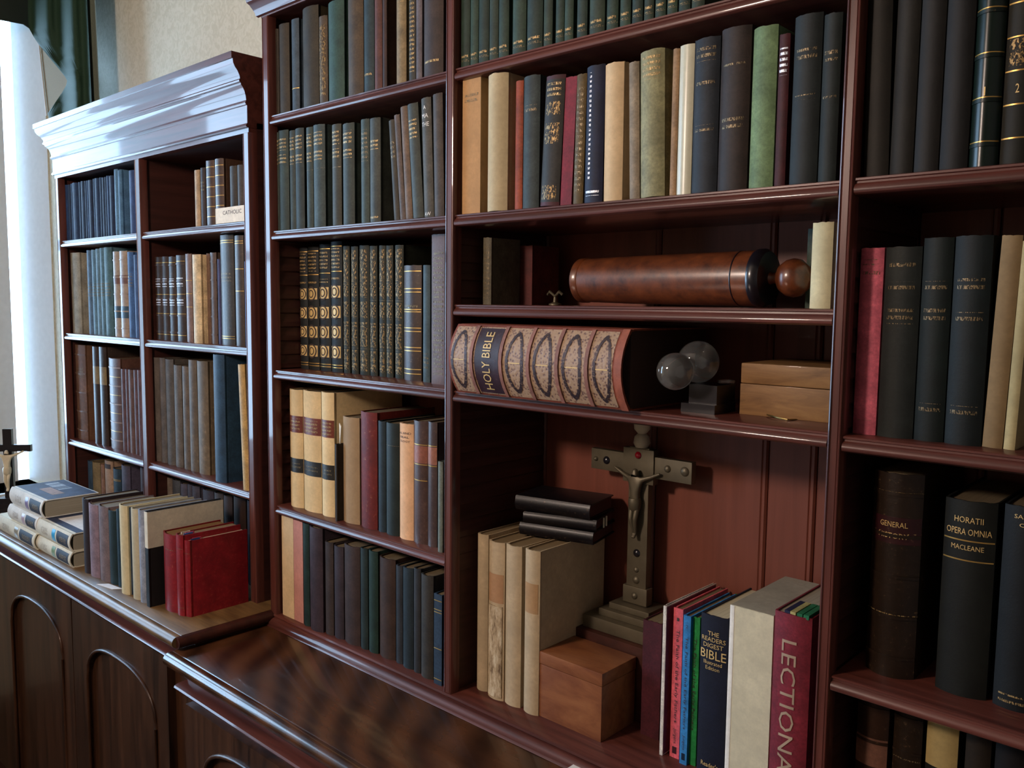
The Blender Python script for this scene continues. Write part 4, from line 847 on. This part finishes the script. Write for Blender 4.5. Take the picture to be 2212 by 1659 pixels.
# black cross with ivory figure by the window
bxr = empty('standing_crucifix', (at(24, 1100, Y=-.10).x, -.10, ZL), (0, 0, math.radians(48))); tag(bxr, 'black standing crucifix with ivory figure in front of the window', 'crucifix')
for (a, z0, z1) in ((.062, 0, .016), (.048, .016, .030), (.034, .030, .046)): lm(boxv(-a, a, -a*.7, a*.7, z0, z1), BOXF, 'base_step', 'black', bxr)
lm(boxv(-.015, .015, -.007, .007, .046, .292), BOXF, 'upright', 'black', bxr)
lm(boxv(-.078, .078, -.0072, .0072, .212, .236), BOXF, 'crossbar', 'black', bxr)
corpus(.150, bxr, (0, -.014, .150), 'ivory')

# --- middle bay: third shelf
Z3 = 1.6985
MG = 'things on the third shelf of the middle bay'
def deep(x0, x1, yt, Y, color, label, **kw):
    return upright(x0, x1, x0, yt, Y, kw.pop('d', .08), color, label, None, Z3, **kw)
deep(1043, 1061, 514, .068, '#6a6454', 'thin grey upright book set deep beside the stile, above the big Bible', fs=[('T', .1, .9, 'gilt_dim')])
deep(1112, 1149, 532, .15, '#6c3430', 'dull red upright book set deep above the big Bible', flat=True)
deep(1748, 1794, 482, .055, '#cfc8a0', 'ivory upright book at right end above the wooden box', d=.16, mat='paper')
deep(1738, 1764, 495, .16, '#4c5a50', 'dim green book behind the ivory upright one', d=.1)
p = at(1199, 655, Y=.16)
sc = empty('small_ornament', (p.x, .16, Z3)); tag(sc, 'small dark metal ornament with two arms, left of the leather tube', 'ornament')
lathe('foot', [(.012, 0), (.012, .003), (.004, .006), (.003, .016)], 'pewter', sc, world=False, seg=16)
tube('arm', [(-.018, 0, .020), (-.012, -.002, .026), (0, 0, .017), (.012, -.002, .026), (.018, 0, .020)], .003, 'pewter', sc, world=False)
# leather tube
a = at(1264, 659, Y=.12); b = at(1640, 656, Y=.12); TX0, TX1 = a.x, b.x; rr = .0425
tu = empty('leather_tube', ((TX0+TX1)/2, .12, Z3)); tag(tu, 'brown leather cylindrical case with round knob, lying on its side', 'case')
L = TX1-TX0
lathe('barrel', [(.034, -L/2+.001), (.038, -L/2+.004), (.0385, -L/2+.02), (.0405, -L/2+.10), (.0420, L/2-.06), (rr, L/2-.032), (rr, L/2-.002)], 'tube', tu, 'x', (0, 0, rr+.0022), 40, world=False)
lathe('rear_ring', [(.036, -.004), (.0395, -.002), (.0395, .010), (.038, .012)], 'tube', tu, 'x', (-L/2-.004, 0, rr+.0022), 40, world=False)
lathe('black_collar', [(.043, 0), (.0445, .003), (.0445, .012), (.040, .018), (.012, .020)], 'black', tu, 'x', (L/2-.003, 0, rr+.0022), 40, world=False)
lathe('seam_band', [(rr+.0004, 0), (rr+.0008, .001), (rr+.0004, .002)], 'black', tu, 'x', (L/2-.030, 0, rr+.0022), 40, world=False)
for k, (dy, dz) in enumerate(((-.024, .014), (-.024, -.016), (.02, .02))):
    lathe('stud', [(.0035, 0), (.003, .002), (.001, .003)], 'brass', tu, 'x', (L/2+.012, dy, rr+.002+dz), 10, world=False)
lathe('knob', [(.011, 0), (.008, .008), (.009, .014), (.020, .020), (.027, .030), (.029, .040), (.027, .050), (.018, .060), (.004, .064)], 'tube', tu, 'x', (L/2+.014, 0, rr+.0022), 28, world=False)

# --- middle bay: fourth shelf
Z4 = 1.537
XB0, XB1 = -1.131, -.7495
bible = loose_book((XB1, -.012, Z4), .1265, XB1-XB0, .235, '#8a4a38', 'very thick old HOLY BIBLE lying with its gilt spine outwards', (0, -math.pi/2, 0), None, mat='worn', bulge=.024, page='#3a2418', cat='Bible', name='holy_bible')  # dark page colour holds the shadow on the tail edge
bible.strip(.045, .985, 'tooled_spine', 'bible', None, .0006, .035)
frac = lambda px: (XB1-solveX(px, -.03, 1.6))/(XB1-XB0)
for px in (1024, 1087, 1146, 1208, 1272): 
    z = frac(px)*bible.h; bible.strip(z-.0035, z+.0035, 'raised_band', 'worn', '#8c6054', .0035, .02, True)
bible.strip(frac(1081), frac(1030), 'spine_label', 'leather', '#33202a', .0012, .05)
bible.text((frac(1081)+frac(1030))/2, 'HOLY BIBLE', .050, 'gilt_ink', .80, .0020)
for (pa, pb) in ((976, 1018), (1092, 1140), (1151, 1202), (1213, 1266), (1280, 1330)):
    c = (frac(pa)+frac(pb))/2*bible.h; hw = abs(frac(pa)-frac(pb))*bible.h/2*.86; m = 28
    def lens(sx, sz): return [(bible.ox+bible.w/2+bible.w*sx*math.cos(2*math.pi*k/m), c+hw*sz*math.copysign(abs(math.sin(2*math.pi*k/m))**1.25, math.sin(2*math.pi*k/m))) for k in range(m)]
    A_, B_ = lens(.42, .95), lens(.36, .66)
    bible.shape(A_+B_, [(k, (k+1) % m, m+(k+1) % m, m+k) for k in range(m)], 'tooled_lozenge', 'lozenge_ink', .0014)
    bible.shape([(bible.ox+bible.w/2+sx*.0008, c+sz*hw*.6) for sx in (-1, 1) for sz in (-1, 1)], [(0, 1, 3, 2)], 'gilt_bar', 'gilt_ink', .0016)
bible.strip(.0, .035, 'worn_edge', 'worn', '#a05a44', .0012, .0)
# glass ball on black pedestal
pa = at(1456, 891, Z=Z4); pb = at(1557, 894, Z=Z4)
gx0, gx1, gy = pa.x, pb.x, (pa.y+pb.y)/2
gp = empty('glass_ball_stand', ((gx0+gx1)/2, gy+.03, Z4)); tag(gp, 'clear glass double ball on a black stepped pedestal', 'paperweight')
gw = (gx1-gx0)/2
lm(boxv(-gw, gw, -.03, .035, 0, .014), BOXF, 'pedestal_plinth', 'black', gp)
lm(boxv(-gw*.70, gw*.95, -.022, .035, .014, .043), BOXF, 'pedestal_block', 'black', gp)
def ballp(r, n=20): return [(max(.0008, r*math.sin(math.pi*k/n)), -r*math.cos(math.pi*k/n)) for k in range(n+1)]
lathe('glass_ball', ballp(.033), 'glass', gp, 'z', (-.020, .002, .043+.033), 36, 80, None, False)
lathe('glass_knob', ballp(.0285), 'glass', gp, 'z', (-.024, -.058, .064), 36, 80, None, False)
lathe('glass_dish', [(.010, 0), (.013, .002), (.014, .006), (.012, .006), (.011, .003), (.002, .0025)], 'glass', gp, 'z', (gw*.70, .020, .0432), 24, 60, None, False)
# wooden box
a = at(1592, 895, Z=Z4); t = solveZ(783, a.x, .087)
wx = empty('wooden_box', (-.54, .17, Z4)); tag(wx, 'plain olive-brown wooden box with a lid, on the Bible shelf', 'box')
box('body', a.x, -.4525, .087, .25, Z4, Z4+.047, 'olive_wood', wx, None, .0012)
box('lid', a.x, -.4525, .087, .25, Z4+.0475, t, 'olive_wood', wx, None, .003)
wi = tube('brass_wire', [(lambda q: (q.x, q.y, Z4+.002+.002*math.sin(k)))(at(x, y, Z=Z4)) for k, (x, y) in enumerate(((1645, 893), (1660, 902), (1680, 908), (1700, 910), (1720, 907), (1735, 903)))], .0012, 'brass', None, 6); tag(wi, 'thin curved brass wire lying before the wooden box', 'wire')

# --- middle bay: bottom
ZB = .943
CG = 'four cream quarto volumes under the black prayer books'
for i, (a, b, t, y, Y, m, lb) in enumerate(((1030, 1053, 1031, 1150, .058, 'paper', 'cream vellum quarto nearest the sawtooth side'), (1054, 1088, 1058, 1165, .050, 'scuffed', 'cream quarto with badly peeling spine'), (1090, 1124, 1096, 1173, .052, 'paper', 'speckled cream quarto, third of the four'), (1131, 1163, 1140, 1183, .052, 'paper', 'cream quarto with torn label, rightmost of the four'))):
    bb = upright(a, b, t, y, Y, .195, '#b49e7c', lb, CG, ZB, mat='paper', page='#8c7654', bulge=.006, over=.003)
    if m == 'scuffed': 
        bb.strip(.02, .60, 'peeled_patch', 'scuffed', None, .0022, .08); bb.strip(.62, .80, 'torn_label', 'paper', '#a8805c', .0006, .05)
    if i == 3: bb.strip(.62, .80, 'torn_label', 'paper', '#a8845c', .0006, .08)
    TOPZ = bb.r.location.z+bb.h
# three black prayer books lying on top
PG = 'black prayer books stacked on the cream quartos'
for i, (dz, t, l, d, dx, rz, lb) in enumerate(((0, .024, .155, .105, 0, 14, 'black prayer book at the bottom of the stack'), (.0245, .022, .150, .10, .004, 17, 'black prayer book with white ribbons, middle of the stack'), (.047, .028, .160, .105, -.008, 12, 'black prayer book on top of the stack'))):
    c = Vector((-1.022, .182, TOPZ+.0012+dz))
    rz_ = math.radians(rz)
    R3 = Matrix.Rotation(rz_, 3, 'Z')
    off = R3 @ Vector((l/2, -d/2, 0))
    bb = loose_book(c+off+Vector((dx, 0, 0)), t, l, d, '#17131a', lb, (0, -math.pi/2, rz_), PG, mat='leather', page='#4a1c18', bulge=.004)
    if i == 1:
        for q in (.03, .045): lm(boxv(.001, .020, q, q+.004, -.0035, -.0015), BOXF, 'ribbon', 'paper', bb.r, 0, '#d8d0b8')
# dark block and crucifix
pl = box('dark_plinth_box', -1.000, -.822, .160, .268, ZB, 1.083, 'dark_wood', None, None, .002); tag(pl, 'dark wooden block carrying the jewelled crucifix', 'box')
cx = -.888
cf = empty('jewelled_crucifix', (cx, .235, 1.0835)); tag(cf, 'tarnished metal crucifix set with gems on a stepped base', 'crucifix')
def cbx(n, x0, x1, y0, y1, z0, z1, m='pewter', bev=.0012): return box(n, x0, x1, y0, y1, z0, z1, m, cf, None, bev, False)
for (hw, d, z0, z1) in ((.085, .062, 0, .024), (.060, .045, .0245, .038), (.045, .033, .0385, .050)): cbx('base_step', -hw, hw, -d, .028, z0, z1)
cbx('upright', -.022, .022, -.010, .006, .050, .352)
cbx('foot_plate', -.027, .027, -.014, .006, .052, .085)
cbx('crossbar', -.112, .112, -.0095, .0055, .298, .338)
cbx('centre_plate', -.034, .034, -.013, .004, .285, .350)
lathe('finial', [(.012, .352), (.016, .360), (.014, .372), (.008, .378), (.015, .386), (.016, .396), (.009, .404)], 'ivory', cf, c=(0, -.002, 0), seg=18, world=False)
for (x, z, s, m) in ((0, .338, .007, 'gem'), (-.075, .318, .008, 'black'), (.062, .320, .007, 'pewter'), (.098, .320, .009, 'pewter'), (-.100, .318, .005, 'pewter'), (0, .150, .008, 'black'), (0, .118, .006, 'pewter'), (0, .098, .008, 'pewter'), (0, .068, .007, 'pewter')):
    lathe('gem', [(s, 0), (s*.9, -.002), (s*.5, -.004), (.0006, -.005)], m, cf, 'y', (x, -.0135 if abs(x) < .03 and (z < .09 or z > .28) else -.0095, z), 14, 60, None, False)
corpus(.135, cf, (0, -.019, .252), 'pewter')
# wooden casket in front
a = at(1161, 1535, Z=ZB); b = at(1296, 1608, Z=ZB)
wk = empty('wooden_casket', ((a.x+b.x)/2, .105, ZB)); tag(wk, 'brown veneered wooden casket in front of the crucifix', 'box')
box('body', -.992, -.838, .054, .156, ZB, ZB+.100, 'box_wood', wk, None, .0015)
box('lid', -.993, -.837, .053, .157, ZB+.1008, 1.067, 'box_wood', wk, None, .002)
# books to the right of it
upright(1383, 1423, 1383, 1337, .13, .12, '#5c2830', 'dull maroon upright book behind the white pamphlet', None, ZB, flat=True)
GG = 'modern books at the right foot of the middle bay'
q = upright(1424, 1431, 1427, 1308, .092, .165, '#e6e0d4', 'thin white pamphlet with marbled purple cover', GG, ZB, flat=True)
q.vtext(.25, .92, 'i n n n n n n', .3, 'dark_ink') if 0 else None
mesh('marbled_cover', boxv(q.w+q.ox-.0002, q.w+q.ox+.0005, .002, q.d-.002, .002, q.h-.002), BOXF, 'worn', q.r, 0, '#6a3c4c', False)
q = upright(1446, 1466.5, 1448, 1312, .10, .150, '#e6606a', 'red paperback, first volume of the Early Fathers trio', GG, ZB, flat=True)
q.vtext(.24, .86, 'The Faith of the Early Fathers', .42, 'dark_ink'); q.vtext(.10, .20, 'Jurgens', .38, 'dark_ink'); q.text(.93, '1', .022, 'dark_ink', .22)
q.strip(.03, .075, 'publisher_mark', 'cloth', '#3a1018', .0006, .28)
q = upright(1467, 1483, 1469, 1328, .092, .150, '#3088cc', 'blue paperback, second volume of the Early Fathers trio', GG, ZB, flat=True)
q.vtext(.24, .86, 'The Faith of the Early Fathers', .42, 'dark_ink'); q.vtext(.10, .20, 'Jurgens', .38, 'dark_ink'); q.text(.93, '2', .022, 'dark_ink', .22)
q.strip(.03, .075, 'publisher_mark', 'cloth', '#0c2038', .0006, .28)
q = upright(1484, 1502.5, 1487, 1331, .10, .150, '#1f9a4c', 'green paperback, third volume of the Early Fathers trio', GG, ZB, flat=True)
q.vtext(.24, .86, 'The Faith of the Early Fathers', .42, 'dark_ink')
def w_at(px, Y): return solveX(px, Y, ZB)
q = upright(1503.5, 1562, 1511, 1322, .075, .165, '#1b2038', 'thick navy Bible with gilt title beside the green paperback', GG, ZB, page='#cfc4a4', bulge=.003)
for (f_, s_, hf, wf) in ((.895, 'THE', .025, .40), (.860, 'READERS', .026, .86), (.823, 'DIGEST', .026, .72), (.770, 'BIBLE', .052, .92), (.722, 'Illustrated', .022, .66), (.690, 'Edition', .022, .5), (.11, "Reader's", .028, .62)): q.text(f_, s_, hf, 'gilt_ink', wf)
q = upright(1563, 1655, 1577, 1306, .060, .190, '#cfc8aa', 'very thick cream slipcased book with plain spine', GG, ZB, mat='paper', flat=True, page='#8c8674')
mesh('slipcase_top', boxv(q.ox+.0004, q.ox+q.w-.0004, .001, q.d-.001, q.h-.002, q.h+.0006), BOXF, 'paper', q.r, 0, '#9c9684', False)
q.strip(0, 1, 'white_edge', 'paper', '#efefe8', .0005, 0.0)
for v_ in q.r.children[-1].data.vertices:
    v_.co.x = q.ox+(v_.co.x-q.ox)*.10
q = upright(1656, 1735, 1674, 1316, .050, .180, '#8c3440', 'red LECTIONARY with silver lettering and green ribbons', GG, ZB, bulge=.006, page='#a8a08c', cat='lectionary', name='lectionary')
q.vtext(.10, .88, 'LECTIONARY', .40, 'dull_gilt', .46)
for (xx, c) in ((.35, '#1c2444'), (.5, '#a8a068'), (.68, '#1e6a44'), (.85, '#1e6a44')):
    lm(boxv(q.ox+q.w*xx-.004, q.ox+q.w*xx+.004, -.003, .05, q.h-.0024, q.h+.004), BOXF, 'ribbon', 'cloth', q.r, 0, c)
p = at(1240, 1650, Y=-.12); p2 = at(1286, 1650, Y=-.12)
bk = loose_book((p2.x, -.20, .9158), p.z-.9158, p2.x-p.x, .078, '#e8e0d8', 'small thick white and red book lying on the dark worktop', (0, -math.pi/2, 0), None, flat=True, mat='paper')
mesh('red_cover_patch', boxv(bk.w-.0003, bk.w+.0005, .03, .074, .001, bk.h*.6), BOXF, 'cloth', bk.r, 0, '#b03038', False)
